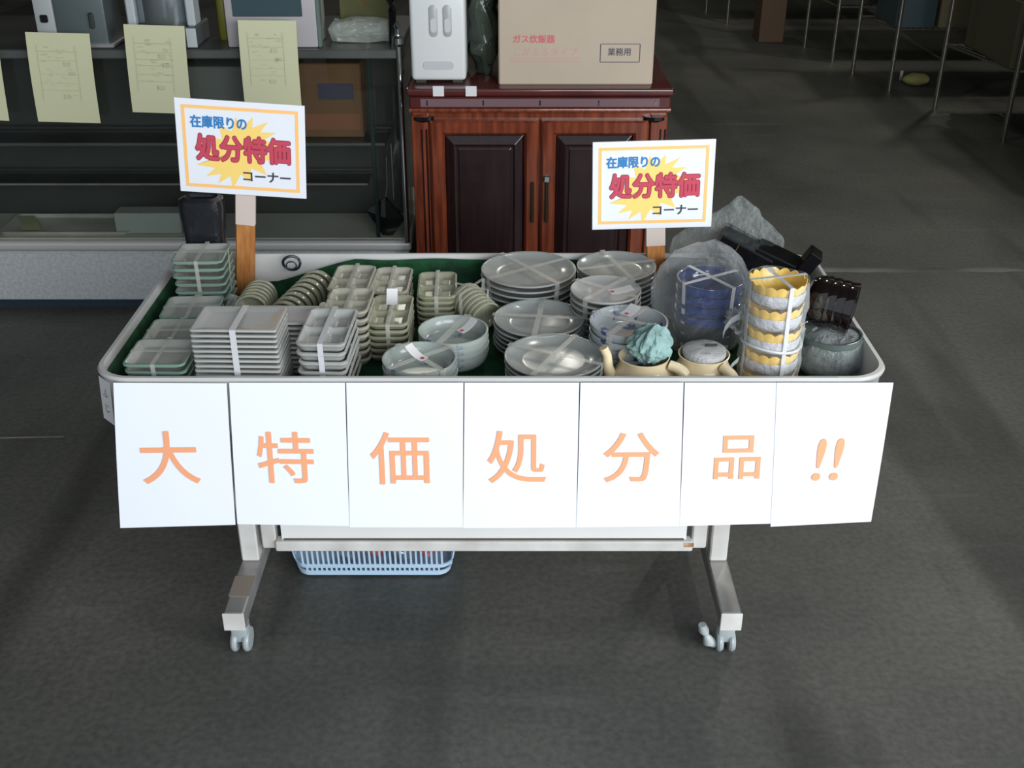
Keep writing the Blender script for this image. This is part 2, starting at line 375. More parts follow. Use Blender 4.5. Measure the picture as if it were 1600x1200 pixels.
# goods on the case top
ZD = .8515
a1 = thing('steel_dispenser', 'steel counter dispenser with white left side on top of display case', 'appliance', (-1.305, 3.50, ZD))
finish('body', bx((.03, 0, .16), (.15, .15, .32), .006, segs=2), mat('satin_steel', (.18, .22, .22), .3, .6, var=.2, vscale=5), a1)
finish('side_panel', bx((-.075, 0, .16), (.058, .15, .32), .006, segs=2), mat('pale_plastic', (.34, .36, .35), .4), a1)
finish('foot_plate', bx((0, .01, .008), (.24, .19, .014), .004), M_STEEL, a1)
finish('knob', bx((-.075, -.078, .085), (.022, .01, .022), .003), M_BLACK, a1)
finish('tap', bx((.065, -.08, .08), (.014, .012, .045), .003), M_DARK, a1)
a2 = thing('chrome_urn', 'chrome counter machine with pale side trims on top of display case', 'appliance', (-1.04, 3.51, ZD))
bm = bmesh.new(); lathe(bm, [(.085, .06), (.088, .075), (.088, .30), (.08, .33), (.03, .345)], 40); finish('chrome_body', bm, mat('urn_steel', (.35, .40, .42), .18, .85), a2)
finish('base', bx((0, 0, .03), (.20, .17, .06), .005), mat('urn_base', (.09, .10, .10), .4), a2)
for s in (-1, 1): finish('side_trim', bx((s*.088, -.04, .19), (.026, .07, .26), .005), mat('pale_plastic2', (.38, .42, .43), .35), a2)
finish('front_label', bx((.088, -.088, .03), (.03, .004, .055), .001), mat('pale_plastic3', (.42, .46, .46), .35), a2)
a3 = thing('white_oven', 'white framed oven with dark glass window on top of display case', 'appliance', (-.713, 3.51, ZD))
bm = bx((0, 0, .15), (.27, .16, .30), .006, segs=2); finish('oven_body', bm, mat('oven_white', (.36, .34, .35), .35), a3)
finish('window', bx((-.008, -.081, .19), (.205, .006, .20), .002), M_WIN, a3)
finish('side_strip', bx((.139, -.06, .15), (.012, .04, .30), .003), mat('greenish_strip', (.10, .14, .12), .3), a3)
o = finish('olive_carton', bx((0, 0, .16), (.16, .12, .32), .003), mat('olive_carton', (.10, .10, .03), .7, var=.3, vscale=10), loc=(-.46, 3.70, ZD)); tag(o, 'olive yellow carton standing at right end of display case top', 'box')
finish('carton_mark', bx((.0, -.061, .10), (.012, .0008, .025)), mat('mark_rust', (.14, .05, .01), .7), o)
bm = bmesh.new(); rloft(bm, [(.09, .045, .02, 0), (.10, .05, .03, .03), (.085, .04, .03, .055), (.03, .02, .01, .06)], 6)
bmesh.ops.subdivide_edges(bm, edges=bm.edges[:], cuts=2, use_grid_fill=True); crumple(bm, bm.verts, .006, 25, 2)
o = finish('plastic_bag', bm, film('hazy_film', .28, (.5, .55, .5)), loc=(-.46, 3.55, ZD+.004)); tag(o, 'crumpled clear bag before olive carton on display case top', 'bag')
o = finish('yellow_bottle', lathe(bmesh.new(), [(.016, 0), (.018, .01), (.018, .14), (.008, .17), (.008, .2)], 20), mat('dark_yellow', (.20, .19, .02), .4), loc=(-.884, 3.56, ZD)); tag(o, 'dark yellow bottle between chrome machine and white oven', 'bottle')
o = finish('black_hook', tube(bmesh.new(), [(0, 0, 0), (0, 0, .06), (.004, -.02, .10), (0, -.03, .13), (0, 0, .15), (0, .03, .14)], .012, 10), M_BLACK, loc=(-.362, 3.50, ZD)); tag(o, 'black hooked stand beside chrome corner post of display case', 'stand')

# yellow sheets hanging in front of the case
yl = [((-75, 52), (0, 56), (10, 188), (-62, 186), 'yellow price sheet cut by the left picture edge'),
      ((43, 50), (144, 53), (153, 192), (56, 190), 'yellow price sheet hanging below the steel dispenser'),
      ((194, 38), (292, 41), (296, 178), (206, 175), 'yellow price sheet hanging below the chrome machine'),
      ((374, 31), (466, 33), (468, 166), (380, 166), 'yellow price sheet hanging below the white oven')]
for k, (a, b, c, d, lab) in enumerate(yl):
    Mx, wd, ht = frame(PY(*a, 3.385), PY(*b, 3.385), PY(*c, 3.37), PY(*d, 3.37))
    bm = bmesh.new(); n = 10
    g = [[bm.verts.new((wd*(i/4-.5), ht*(j/n-.5), .006*math.sin(j/n*PI)*(1 if k % 2 else .6))) for i in range(5)] for j in range(n+1)]
    g2 = [[bm.verts.new(v.co - Vector((0, 0, .0005))) for v in r] for r in g]
    for G in (g, g2):
        for j in range(n):
            for i in range(4): bm.faces.new((G[j][i], G[j][i+1], G[j+1][i+1], G[j+1][i]))
    o = finish('yellow_sheet', bm, M_YPAPER); o.matrix_world = Mx; tag(o, lab, 'price sheet', 'yellow price sheets on the display case')
    bm = bmesh.new(); hz = .0075
    for yy in (.30, .20, .12, .05, -.05, -.13):
        if k % 2 == 0 or yy != .12: box(bm, (-.03*wd, yy*ht, hz), (wd*.62, .0008, .0004))
    for xx in (-.34, .26): box(bm, (xx*wd, .06*ht, hz), (.0008, ht*.62, .0004))
    rnd = random.Random(k)
    for q in range(26):
        box(bm, ((rnd.random()*.5-.28)*wd, (rnd.random()*.55-.2)*ht, hz), (.004+.01*rnd.random(), .002, .0004))
    for xx, yy in ((.10, .16), (.04, -.20), (.16, .06)): box(bm, (xx*wd, yy*ht, hz), (.018, .012, .0004))
    finish('faint_print', bm, M_PENCIL, o, smooth=False)

# ================================================================== WOODEN CABINET
WX0, WX1 = -.312, .478; WXm, WW = (WX0+WX1)/2, WX1-WX0
cab = thing('wooden_cabinet', 'glossy dark cherry wood cabinet with two panelled doors beside display case', 'cabinet', (WXm, 3.35, 0))
def wpart(name, bm, m, par=None, **k):
    if not par: bmesh.ops.translate(bm, vec=(-WXm, -3.35, 0), verts=bm.verts)
    return finish(name, bm, m, par or cab, **k)
wpart('carcass', bx((WXm, 3.61, .35), (WW-.02, .50, .68), .003), M_CHERRY)
wpart('top_board', bx((WXm, 3.595, .744), (WW, .55, .022), .006, segs=3), M_TOPW)
wpart('top_moulding', bx((WXm, 3.60, .711), (WW-.012, .535, .036), .004), M_TOPW)
wpart('cornice', bx((WXm, 3.60, .688), (WW-.006, .54, .012), .004, segs=2), M_CHERRY)
for px_ in (667, 755, 844, 936, 1025):
    q = PY(px_, 153, 3.33); wpart('stud', bx((q.x, 3.331, .711), (.005, .005, .016), .001), M_CHROME)
q = wpart('label_strip', bx((WXm, 3.331, .711), (WW*.9, .002, .024), .0005), mat('strip_film', (.16, .10, .11), .2))
for sx_ in (WX0+.034, WX1-.036):
    wpart('pilaster', bx((sx_, 3.352, .34), (.05, .02, .66), .003), M_CHERRY)
    for dx in (-.008, .006): wpart('flute', bx((sx_+.014+dx, 3.341, .33), (.005, .006, .60), .002), M_DKWOOD)
    wpart('corbel', lathe(bmesh.new(), [(.012, .0), (.018, .012), (.034, .02), (.034, .03)], 20, Matrix.Translation((sx_+(.01 if sx_ < 0 else -.012), 3.352, .636)) @ Matrix.Diagonal((1, .5, 1, 1))), M_BLACK)
for k, (dx0, dx1) in enumerate(((-.248, .081), (.089, .410))):
    dm, dw, dz0, dz1 = (dx0+dx1)/2, dx1-dx0, .03, .655; dzm, dh = (dz0+dz1)/2, dz1-dz0
    d = bpy.data.objects.new('door', None); COL.objects.link(d); d.parent = cab; d.location = (dm-WXm, 0, dzm)
    S = Matrix.Rotation(PI/2, 4, 'X')
    hw, hh = dw/2, dh/2
    bm = bmesh.new(); rloft(bm, [(hw, hh, .001, -.012), (hw, hh, .001, .008), (hw-.006, hh-.006, .001, .014), (hw-.036, hh-.036, .001, .014), (hw-.044, hh-.044, .001, .004), (hw-.044, hh-.044, .001, -.012)], 1, M=S, cap0=False, cap1=False)
    finish('door_frame', bm, M_CHERRY, d, ang=20)
    bm = bmesh.new(); rloft(bm, [(hw-.044, hh-.044, .001, -.01), (hw-.046, hh-.046, .001, -.002), (hw-.072, hh-.072, .001, .012), (hw-.078, hh-.078, .001, .0085), (hw-.083, hh-.083, .001, .0085), (hw-.088, hh-.088, .001, .0115), ], 1, M=S)
    finish('raised_panel', bm, M_DKWOOD, d, ang=15)
    hx = (hw-.018) if k == 0 else -(hw-.018)
    finish('brass_pull', bx((hx, -.018, .06), (.010, .006, .13), .002), mat('dark_brass', (.05, .04, .02), .4, .7), d)
    if k: finish('lock', bx((hx+.0, -.020, .135), (.020, .010, .022), .003), M_CHROME, d)
ZC = .755
# cardboard box with print
bw = .458
cb = thing('cardboard_box', 'large tan cardboard carton with red printing on wooden cabinet', 'box', (.189, 3.37, ZC))
finish('box_body', bx((0, .20, .19), (bw, .40, .38), .004), M_CARD, cb)
fy = -.0006
def on_box(px_, py_): q = PY(px_, py_, 3.3694); return (q.x-.189, fy, q.z-ZC)
text('red_lettering', 'ガス炊飯器', mat('crimson_print', (.55, .10, .13), .6), cb, on_box(834, 61), .0245, UPR, offset=.02, sx=1.02)
text('pink_lettering', 'こがまるタイプ', mat('pink_print', (.52, .25, .27), .6), cb, on_box(852, 81), .026, UPR, sx=1.06)
q0 = on_box(852, 96); finish('red_underline', bx((q0[0], fy, q0[2]), (.205, .0006, .003)), MC['pink_print'], cb)
q0 = on_box(852, 91); finish('red_underline', bx((q0[0], fy, q0[2]), (.205, .0006, .0015)), MC['pink_print'], cb)
text('magenta_lettering', 'リンナイ', mat('magenta_print', (.45, .08, .20), .6), cb, on_box(845, -18), .045, UPR, offset=.01, sx=.95)
text('black_lettering', '業務用', M_INK, cb, on_box(968, 81), .0235, UPR, offset=.012, sx=1.0)
bm = bmesh.new(); qc = on_box(969, 83); W2, H2 = .116, .052
for s in (-1, 1): box(bm, (qc[0], fy, qc[2]+s*H2/2), (W2, .0006, .0018)); box(bm, (qc[0]+s*W2/2, fy, qc[2]), (.0022, .0006, H2-.0018))
finish('printed_frame', bm, M_INK, cb, smooth=False)
# white appliance
wa = thing('white_dispenser', 'narrow white appliance with two oval buttons on wooden cabinet', 'appliance', (-.218, 3.38, ZC))
finish('housing', bx((0, .10, .175), (.163, .20, .33), .012, segs=3), M_APPL, wa)
for s in (677, 699):
    q = PY(s, 33, 3.378); r_ = rloft(bmesh.new(), [(.0125, .045, .0124, 0), (.0125, .045, .0124, .002), (.010, .042, .0099, .003)], 8, M=Matrix.Translation((q.x+.218, -.0005, q.z-ZC)) @ S)
    finish('oval_button', r_, mat('button_grey', (.34, .36, .36), .3), wa)
    r_ = rloft(bmesh.new(), [(.009, .020, .0089, .003), (.009, .020, .0089, .0045)], 8, M=Matrix.Translation((q.x+.218, -.0005, q.z-ZC-.012)) @ S)
    finish('button_pad', r_, mat('button_light', (.5, .52, .52), .3), wa)
r_ = rloft(bmesh.new(), [(.045, .012, .010, 0), (.045, .012, .010, .0015)], 6, M=Matrix.Translation((0, -.0003, .055)) @ S); finish('badge', r_, mat('badge_grey', (.47, .47, .48), .3), wa)
for s in (-1, 1): finish('foot', bx((s*.055, .10, .005), (.03, .15, .011)), M_DARK, wa)
for px_, side in ((685, 'left'), (736, 'right')):
    q = PY(px_, 132, 3.33); o = finish('white_tag', bx((q.x, 3.3165, .749), (.033, .003, .030), .001), M_TAG); 
    tag(o, f'small white tag on cabinet top edge, the {side} of the two', 'tag', 'white tags on the cabinet edge')
bm = bmesh.new(); bmesh.ops.create_icosphere(bm, subdivisions=4, radius=1, matrix=Matrix.Diagonal((.045, .10, .17, 1))); crumple(bm, bm.verts, .02, 18, 4)
for v in bm.verts: v.co.z = max(v.co.z, -.15)
o = finish('wrapped_bundle', bm, mat('murky_plastic', (.05, .065, .05), .2, bump=.6, bscale=25), loc=(-.087, 3.56, ZC+.151)); tag(o, 'dark bundle in crinkled plastic between white appliance and cardboard carton', 'bundle')

# ================================================================== CART
TX, TY, HW, HD = -.0375, 2.05, .7125, .305
cart = thing('display_cart', 'white steel wheeled stand carrying the long tray of tableware', 'cart', (TX, TY, 0))
def kpart(name, bm, m, par=None, **k):
    bmesh.ops.translate(bm, vec=(-TX, -TY, 0), verts=bm.verts); return finish(name, bm, m, par or cart, **k)
LX = {'l': -.5425, 'r': .4275}
for s, lx in LX.items():
    sg = 1 if s == 'r' else -1
    kpart('foot_beam', bx((lx, 2.05, .0975), (.040, .67, .039), .003), M_STEEL)
    kpart('end_cap', bx((lx, 1.7135, .0975), (.042, .004, .041), .001), M_FRAME)
    for yy in (1.90, 2.20): kpart('post', bx((lx, yy, .303), (.036, .036, .372), .003), M_FRAME)
    kpart('inner_upright', bx((lx-sg*.043, 1.895, .319), (.030, .026, .340), .003), M_FRAME)
    kpart('side_rail', bx((lx, 2.05, .475), (.036, .264, .028), .003), M_FRAME)
    for yy in (1.745, 2.355):
        c = bpy.data.objects.new('caster', None); COL.objects.link(c); c.parent = cart; c.location = (lx-TX, yy-TY, 0); c.scale = (1, 1, .872)
        finish('swivel_plate', lathe(bmesh.new(), [(.018, .074), (.02, .078), (.02, .086), (.014, .09)], 20), M_RUST if s == 'r' else M_STEEL, c)
        finish('fork', bx((0, .004, .052), (.034, .03, .044), .006, segs=2), M_CASTER, c)
        for q in (-1, 1): finish('wheel', lathe(bmesh.new(), [(.006, -.007), (.025, -.006), (.028, -.002), (.028, .002), (.025, .006), (.006, .007)], 24, Matrix.Translation((q*.012, .006, .028)) @ Matrix.Rotation(PI/2, 4, 'Y')), M_CASTER, c)
        if s == 'r' and yy < 2:
            bm = bmesh.new(); tube(bm, [(-.022, .0, .018), (-.034, -.004, .03), (-.04, -.004, .048), (-.046, -.004, .062), (-.05, -.004, .078)], [.009, .013, .006, .011, .008], 12)
            finish('brake_lever', bm, mat('grey_plastic', (.36, .40, .40), .35), c)
kpart('bottom_rail', bx((-.0575, 1.885, .160), (.856, .026, .024), .003), M_FRAME)
kpart('tape_patch', bx((LX['l'], 1.80, .1173), (.041, .065, .0012)), mat('grimy_tape', (.22, .18, .15), .6))
kpart('rust_patch', bx((.362, 1.8717, .166), (.020, .0008, .010)), M_RUST)
kpart('front_panel', bx((-.0575, 1.888, .320), (.83, .008, .296)), M_WHITE)
kpart('panel_seam', bx((-.0575, 1.8815, .1735), (.82, .004, .0018)), mat('rusty_seam', (.10, .07, .05), .8))
kpart('back_rail', bx((-.0575, 2.20, .30), (.93, .026, .03), .003), M_FRAME)
for yy in (1.90, 2.20): kpart('top_rail', bx((-.0575, yy, .4755), (1.006, .03, .026), .003), M_FRAME)
# tray
bm = bmesh.new(); rloft(bm, [(HW-.024, HD-.024, .055, .4895), (HW-.012, HD-.012, .064, .497), (HW-.006, HD-.006, .068, .600), (HW-.002, HD-.002, .07, .606), (HW, HD, .072, .612), (HW-.003, HD-.003, .07, .6165),
    (HW-.010, HD-.010, .066, .6165), (HW-.014, HD-.014, .062, .610), (HW-.020, HD-.020, .055, .53), (HW-.026, HD-.026, .05, .526)], 8)
tray = finish('serving_tray', bm, mat('grey_white_tray', (.50, .50, .48), .35, var=.1, vscale=6), loc=(TX, TY, 0)); tag(tray, 'long shallow grey-white tray with rounded corners on the wheeled stand', 'tray')
q = PY(163, 622, 1.80)
bm = bmesh.new(); 
lab = thing('corner_label', 'white paper label with dark characters on left corner of the tray', 'label', (-.7335, 1.777, .555), (PI/2-.06, 0, -PI/4))
finish('label_paper', bx((0, 0, 0), (.040, .085, .0006)), M_TAG, lab)
for k, ch in enumerate('ふじ'): text('lettering', ch, M_INK, lab, (0, .015-.03*k, .0006), .02)
# green mat
bm = bmesh.new(); nx, ny = 70, 26
def matz(x, v):      # back lip height
    t = max(0, min(1, (x+.53)/.18)); t2 = max(0, min(1, (.10-x)/.06)); return .532 + .004*noise.noise(Vector((x*9, v*3, 0))) + v*(.028 + .052*t)
for sgn in (0,):
    G = []
    for j in range(ny+9):
        row = []
        for i in range(-5, nx+1):
            x = -.718 + 1.362*max(i, 0)/nx + (.003*i if i < 0 else 0)
            if j <= ny: y = 1.785 + (2.315-1.785)*j/ny; z = .5305 + .0015*noise.noise(Vector((x*6, y*6, 0)))
            else: v = (j-ny)/8; y = 2.315 + .012*math.sin(v*PI/2) + .003*noise.noise(Vector((x*12, v, 5))); z = .5305 + v*(matz(x, 1)-.532)
            if i < 0: z = max(z, .5305 + .0145*-i)
            row.append(bm.verts.new((x-TX, y-TY, z)))
        G.append(row)
    for j in range(len(G)-1):
        for i in range(nx+5): bm.faces.new((G[j][i], G[j][i+1], G[j+1][i+1], G[j+1][i]))
o = finish('felt_mat', bm, M_GREEN, loc=(TX, TY, 0)); tag(o, 'dark green felt mat lining the tray and rising at its back', 'mat')
md = o.modifiers.new('thick', 'SOLIDIFY'); md.thickness = .002; md.offset = 1
ZT = .5335

# ---------------- front sheets
seams = [(175, 188), (356, 369), (541, 547), (726, 724), (907, 901), (1070, 1062), (1214, 1204), (1398, 1362)]
bots = [(825, 820), (819, 822), (824, 824), (825, 824), (824, 822), (822, 818), (823, 815)]
chars = '大特価処分品'; cc = [(265, 714), (447, 714), (627, 715), (808, 713), (986, 713), (1152, 712), (1290, 712)]
desc = ['leftmost white sheet on tray front, with orange character meaning big (大)', 'white sheet on tray front with orange 特, second from the left', 'white sheet on tray front with orange 価, third from the left',
        'middle white sheet of the seven on tray front, with orange 処', 'white sheet on tray front with orange 分, third from the right', 'white sheet on tray front with orange 品, second from the right', 'rightmost white sheet on tray front, with two orange exclamation marks']
for i in range(7):
    yt = 1.7405 - .0014*[0, 0, 1, 0, 1, 0, 1][i]; yb = 1.712 - .0014*[0, 0, 1, 0, 1, 0, 1][i]
    l0, l1 = seams[i]; r0, r1 = seams[i+1]
    if i in (5,): r0 += 6; r1 += 6
    if i in (0, 1): l0 += 2; l1 += 2 if i else 0
    TL, TR, BR, BL = PY(l0, 598, yt), PY(r0-2, 598 if i else 599, yt), PY(r1-1, bots[i][1], yb), PY(l1, bots[i][0], yb)
    c = (TL+TR+BR+BL)/4; Mx, wd, ht = frame(TL, TR, BR, BL)
    root = thing('lettered_sheet', desc[i], 'sign sheet', group='lettered sheets along the tray front'); root.matrix_world = Mx
    Mi = Mx.inverted(); bm = bmesh.new()
    n = 8; f = [[None]*(n+1) for _ in range(n+1)]; bk = [[None]*(n+1) for _ in range(n+1)]
    for a in range(n+1):
        for b in range(n+1):
            u, v = a/n, b/n
            P = (BL*(1-u)+BR*u)*(1-v) + (TL*(1-u)+TR*u)*v; P = Mi @ P; P.z += .0022*math.sin(v*PI)
            f[a][b] = bm.verts.new(P); bk[a][b] = bm.verts.new(P-Vector((0, 0, .0006)))
    for a in range(n):
        for b in range(n):
            bm.faces.new((f[a][b], f[a+1][b], f[a+1][b+1], f[a][b+1])); bm.faces.new((bk[a][b], bk[a][b+1], bk[a+1][b+1], bk[a+1][b]))
    for a in range(n):
        for (p1, p2) in (((a, 0), (a+1, 0)), ((a+1, n), (a, n)), ((0, a+1), (0, a)), ((n, a), (n, a+1))):
            bm.faces.new((f[p1[0]][p1[1]], bk[p1[0]][p1[1]], bk[p2[0]][p2[1]], f[p2[0]][p2[1]]))
    finish('sheet', bm, M_PAPER, root)
    yc = (yt+yb)/2; q = Mi @ PY(*cc[i], yc)
    rz = [-.045, -.03, -.02, 0, .02, .03, .05][i]*.0
    if i < 6: text('lettering', chars[i], M_ORANGE, root, (q.x, q.y, .0032), [.113, .110, .113, .112, .108, .098][i], offset=.007, sx=1.0)
    else: text('lettering', '!!', M_ORANGE, root, (q.x, q.y-.002, .0032), .118, offset=.008, sx=1.0, shear=.12)

# ---------------- price signs on posts
def sign(corners, y, lab, postx, postlab, bri):
    Mx, wd, ht = frame(*[PY(*c, y) for c in corners])
    root = thing('price_sign', lab, 'sign'); root.matrix_world = Mx
    finish('board', bx((0, 0, 0), (wd, ht, .003), .0008), mat('sign_white', (.74, .77, .82), .22), root)
    bm = bmesh.new(); a, b = wd*.437, ht*.42; tH = wd*.026
    for s in (-1, 1): box(bm, (0, s*b, .0018), (2*a+tH, tH, .0003)); box(bm, (s*a, 0, .0018), (tH, 2*b-tH, .0003))
    finish('orange_border', bm, M_OBORD, root, smooth=False)
    bm = bmesh.new(); nn = 15; vs = []; rr = random.Random(3)
    for k in range(2*nn):
        ang = 2*PI*k/(2*nn); R = (1.0 + .18*rr.random()) if k % 2 == 0 else .68
        vs.append(bm.verts.new((wd*(-.02) + R*wd*.30*math.cos(ang+.35), -.03*ht + R*ht*.30*math.sin(ang+.35) + .12*ht*math.cos(ang), .0018)))
    cv = bm.verts.new((0, 0, .0018))
    for k in range(2*nn): bm.faces.new((vs[k], vs[(k+1) % (2*nn)], cv))
    finish('yellow_burst', bm, M_YSTAR, root, smooth=False)
    text('blue_lettering', '在庫限りの', M_BLUEP, root, (-wd*.165, ht*.27, .0024), ht*.135, offset=.034, sx=.88)
    text('red_outline', '処分特価', M_DKRED, root, (.004, 0, .0022), ht*.29, offset=.060, sx=.86)
    text('red_lettering', '処分特価', M_RED, root, (.004, 0, .0027), ht*.29, offset=.036, sx=.86)
    text('black_lettering', 'コーナー', M_INK, root, (wd*.19, -ht*.285, .0024), ht*.13, offset=.022, sx=1.02)
    # post
    zt = PY(postx, (corners[0][1]+corners[3][1])/2, y).z
    pt, pb = PY(postx, 310, y+.012), PY(postx, 405, y+.012); sl = (pt.x-pb.x)/(pt.z-pb.z)
    pr = thing('sign_post', postlab, 'post', (pb.x - sl*(pb.z-ZT), y+.012, ZT+.001), (0, math.atan(sl), 0))
    H = zt - ZT
    zsplit = PY(postx, 352 if bri == 0 else 385, y+.006).z - ZT
    finish('wood_post', bx((0, 0, H/2), (.040, .014, H), .002), M_WOODP, pr)
    finish('tape_wrap', bx((0, 0, (zsplit+H)/2), (.0415, .0155, H-zsplit), .001), M_TAPEW, pr)
sign([(277, 151), (480, 167), (475, 309), (277, 299)], 2.296, 'left price sign with orange border and red characters above square plates', 384, 'wooden post taped pale at top, carrying the left price sign', 0)
sign([(926, 222), (1121, 217), (1109, 354), (925, 359)], 2.296, 'right price sign with orange border and red characters before wooden cabinet', 1024, 'wooden post taped pale at top, carrying the right price sign', 1)

# ================================================================== TABLEWARE
ORD = ['topmost', 'second from top', 'third from top', 'fourth from top', 'fifth from top', 'sixth from top', 'seventh from top', 'eighth from top', 'ninth from top', 'tenth from top', 'eleventh from top', 'twelfth from top', 'thirteenth from top', 'fourteenth from top', 'fifteenth from top', 'sixteenth from top']
def stack(name, what, where, me, x, y, ztop, H, s, rot=0, jit=.0012, jr=.02, cat='plate', group=None, n=None, z0=ZT, lean=(0, 0)):
    if n is None: n = max(1, round((ztop - H - z0)/s) + 1)
    s = (ztop - H - z0)/(n-1) if n > 1 else s
    for i in range(n):
        zi = z0 + s*i; k = n-1-i
        o = inst(name, me, None, (x + random.uniform(-jit, jit) + lean[0]*i, y + random.uniform(-jit, jit) + lean[1]*i, zi + (.0002 if i else 0)), (0, 0, rot + random.uniform(-jr, jr)))
        od = 'bottom one' if k == n-1 and n > 1 else ORD[k]
        tag(o, f'{what}, {od} in {where}', cat, group or (where))
    return n
def tape(where, x, y, zt, hx, hy, rot=0, dirs=(0, PI/2), wd=.010, z0=ZT, m=None, tap=.9, mid=0):
    bm = bmesh.new()
    for k, a in enumerate(dirs):
        h = (hx if abs(math.cos(a)) > .7 else hy) + .0012; d = Vector((math.cos(a), math.sin(a), 0)); e = .0006*(k+1)
        pts = [d*(-h*tap)+Vector((0, 0, z0-zt+.002)), d*(-h)+Vector((0, 0, -.014)), d*(-h-e)+Vector((0, 0, e)), Vector((0, 0, e-mid)), d*(h+e)+Vector((0, 0, e)), d*h+Vector((0, 0, -.014)), d*(h*tap)+Vector((0, 0, z0-zt+.002))]
        strip(bm, pts, (-d.y, d.x, 0), wd, -.0005)
    o = finish('tape_band', bm, m or M_TAPE, smooth=False, loc=(x, y, zt+.0008), rot=(0, 0, rot)); tag(o, f'clear tape band tied around {where}', 'tape', 'tape bands around the stacks'); return o

def round_plate(R, H=.020, t=.0045, n=56, m=None):
    bm = bmesh.new()
    lathe(bm, [(R*.50, .0), (R*.53, .0), (R*.54, .004), (R*.72, .0055), (R*.93, H-t-.003), (R, H-t+.0015), (R, H-.0008), (R-.0015, H), (R*.94, H-.002), (R*.72, .0085), (R*.60, .0075), (R*.3, .0078), (R*.02, .0078)], n)
    me = finish('p', bm, m or M_GREY, ang=60); d = me.data; bpy.data.objects.remove(me); return d
def bowl(R, H, t=.004, n=56, m=None, foot=.45, wob=None, flare=1.0):
    bm = bmesh.new(); pf = [(R*foot, 0), (R*foot+.001, 0), (R*(foot+.02), .005)]; k = 8
    for i in range(1, k+1):
        u = i/k; pf.append((R*(foot+.04 + (1-foot-.04)*math.sin(u*PI/2)**flare), .005 + (H-.005)*(1-math.cos(u*PI/2))**.9))
    pf.append((R-t*.5, H+.0008))
    for i in range(k, -1, -1):
        u = i/k; pf.append((max(.001, (R-t)*(foot+.0 + (1-foot)*math.sin(u*PI/2)**flare)), .005+t + (H-.005-t)*(1-math.cos(u*PI/2))**.9))
    pf.append((.002, .005+t))
    lathe(bm, pf, n, wob=wob)
    o = finish('b', bm, m or M_WB, ang=60); d = o.data; bpy.data.objects.remove(o); return d
def square_plate(hw, hd, H=.016, r=.012, m=None, lip=.012, rimm=None):
    bm = bmesh.new()
    rloft(bm, [(hw*.6, hd*.6, r, 0), (hw*.64, hd*.64, r, .003), (hw*.9, hd*.9, r, H*.45), (hw, hd, r, H-.004), (hw, hd, r, H-.0006), (hw-.001, hd-.001, r, H), (hw-.004, hd-.004, r, H), (hw-lip, hd-lip, r*.8, .0075), (hw-lip-.008, hd-lip-.008, r*.6, .006)], 5)
    if rimm:
        for f in bm.faces:
            if f.calc_center_median().z > H-.0035: f.material_index = 1
    o = finish('q', bm, [m or M_SQ] + ([rimm] if rimm else []), ang=50); d = o.data; bpy.data.objects.remove(o); return d
def divided_dish(hw, hd, H, cx, cy, m, r=.018, gx=25, gy=37, depth=None, rimw=.10):
    """one-piece dish with cx x cy hollows"""
    depth = depth or H*.62; bm = bmesh.new()
    def mp(u, v, sc=1.0):
        x, y = u*hw*sc, v*hd*sc; R_ = r*sc; ax, ay = abs(x)-(hw*sc-R_), abs(y)-(hd*sc-R_)
        if ax > 0 and ay > 0:
            L = math.hypot(ax, ay); k = max(ax, ay)/L; x = math.copysign(hw*sc-R_+ax*k, x); y = math.copysign(hd*sc-R_+ay*k, y)
        return x, y
    def h(u, v):
        def f(t, c):
            t = (t+1)/2; e = rimw/2
            if t < e or t > 1-e: return 0
            t = (t-e)/(1-2*e)*c; t -= math.floor(min(t, c-1e-6)); return min(1, math.sin(PI*t)*1.8)
        return -depth*(f(u, cx)*f(v, cy))**.7 if f(u, cx)*f(v, cy) > 0 else 0
    G = [[None]*(gy+1) for _ in range(gx+1)]
    for i in range(gx+1):
        for j in range(gy+1):
            u, v = 2*i/gx-1, 2*j/gy-1; x, y = mp(u, v)
            z = H + h(u, v) - (.0015 if i in (0, gx) or j in (0, gy) else 0); G[i][j] = bm.verts.new((x, y, z))
    for i in range(gx):
        for j in range(gy): bm.faces.new((G[i][j], G[i+1][j], G[i+1][j+1], G[i][j+1]))
    edge = [(i, 0) for i in range(gx)] + [(gx, j) for j in range(gy)] + [(i, gy) for i in range(gx, 0, -1)] + [(0, j) for j in range(gy, 0, -1)]
    prev = [G[i][j] for i, j in edge]
    for sc, z in ((1.0, H-.005), (.95, H-.0075), (.90, H*.3), (.84, 0)):
        ring = [bm.verts.new((*mp(2*i/gx-1, 2*j/gy-1, sc), z)) for i, j in edge]; n = len(ring)
        for k in range(n): bm.faces.new((prev[k], prev[(k+1) % n], ring[(k+1) % n], ring[k]))
        prev = ring
    bm.faces.new(prev)
    o = finish('d', bm, m, ang=60); d = o.data; bpy.data.objects.remove(o); return d

def from_px(px_, py_, y): q = PY(px_, py_, y); return q.x, q.z
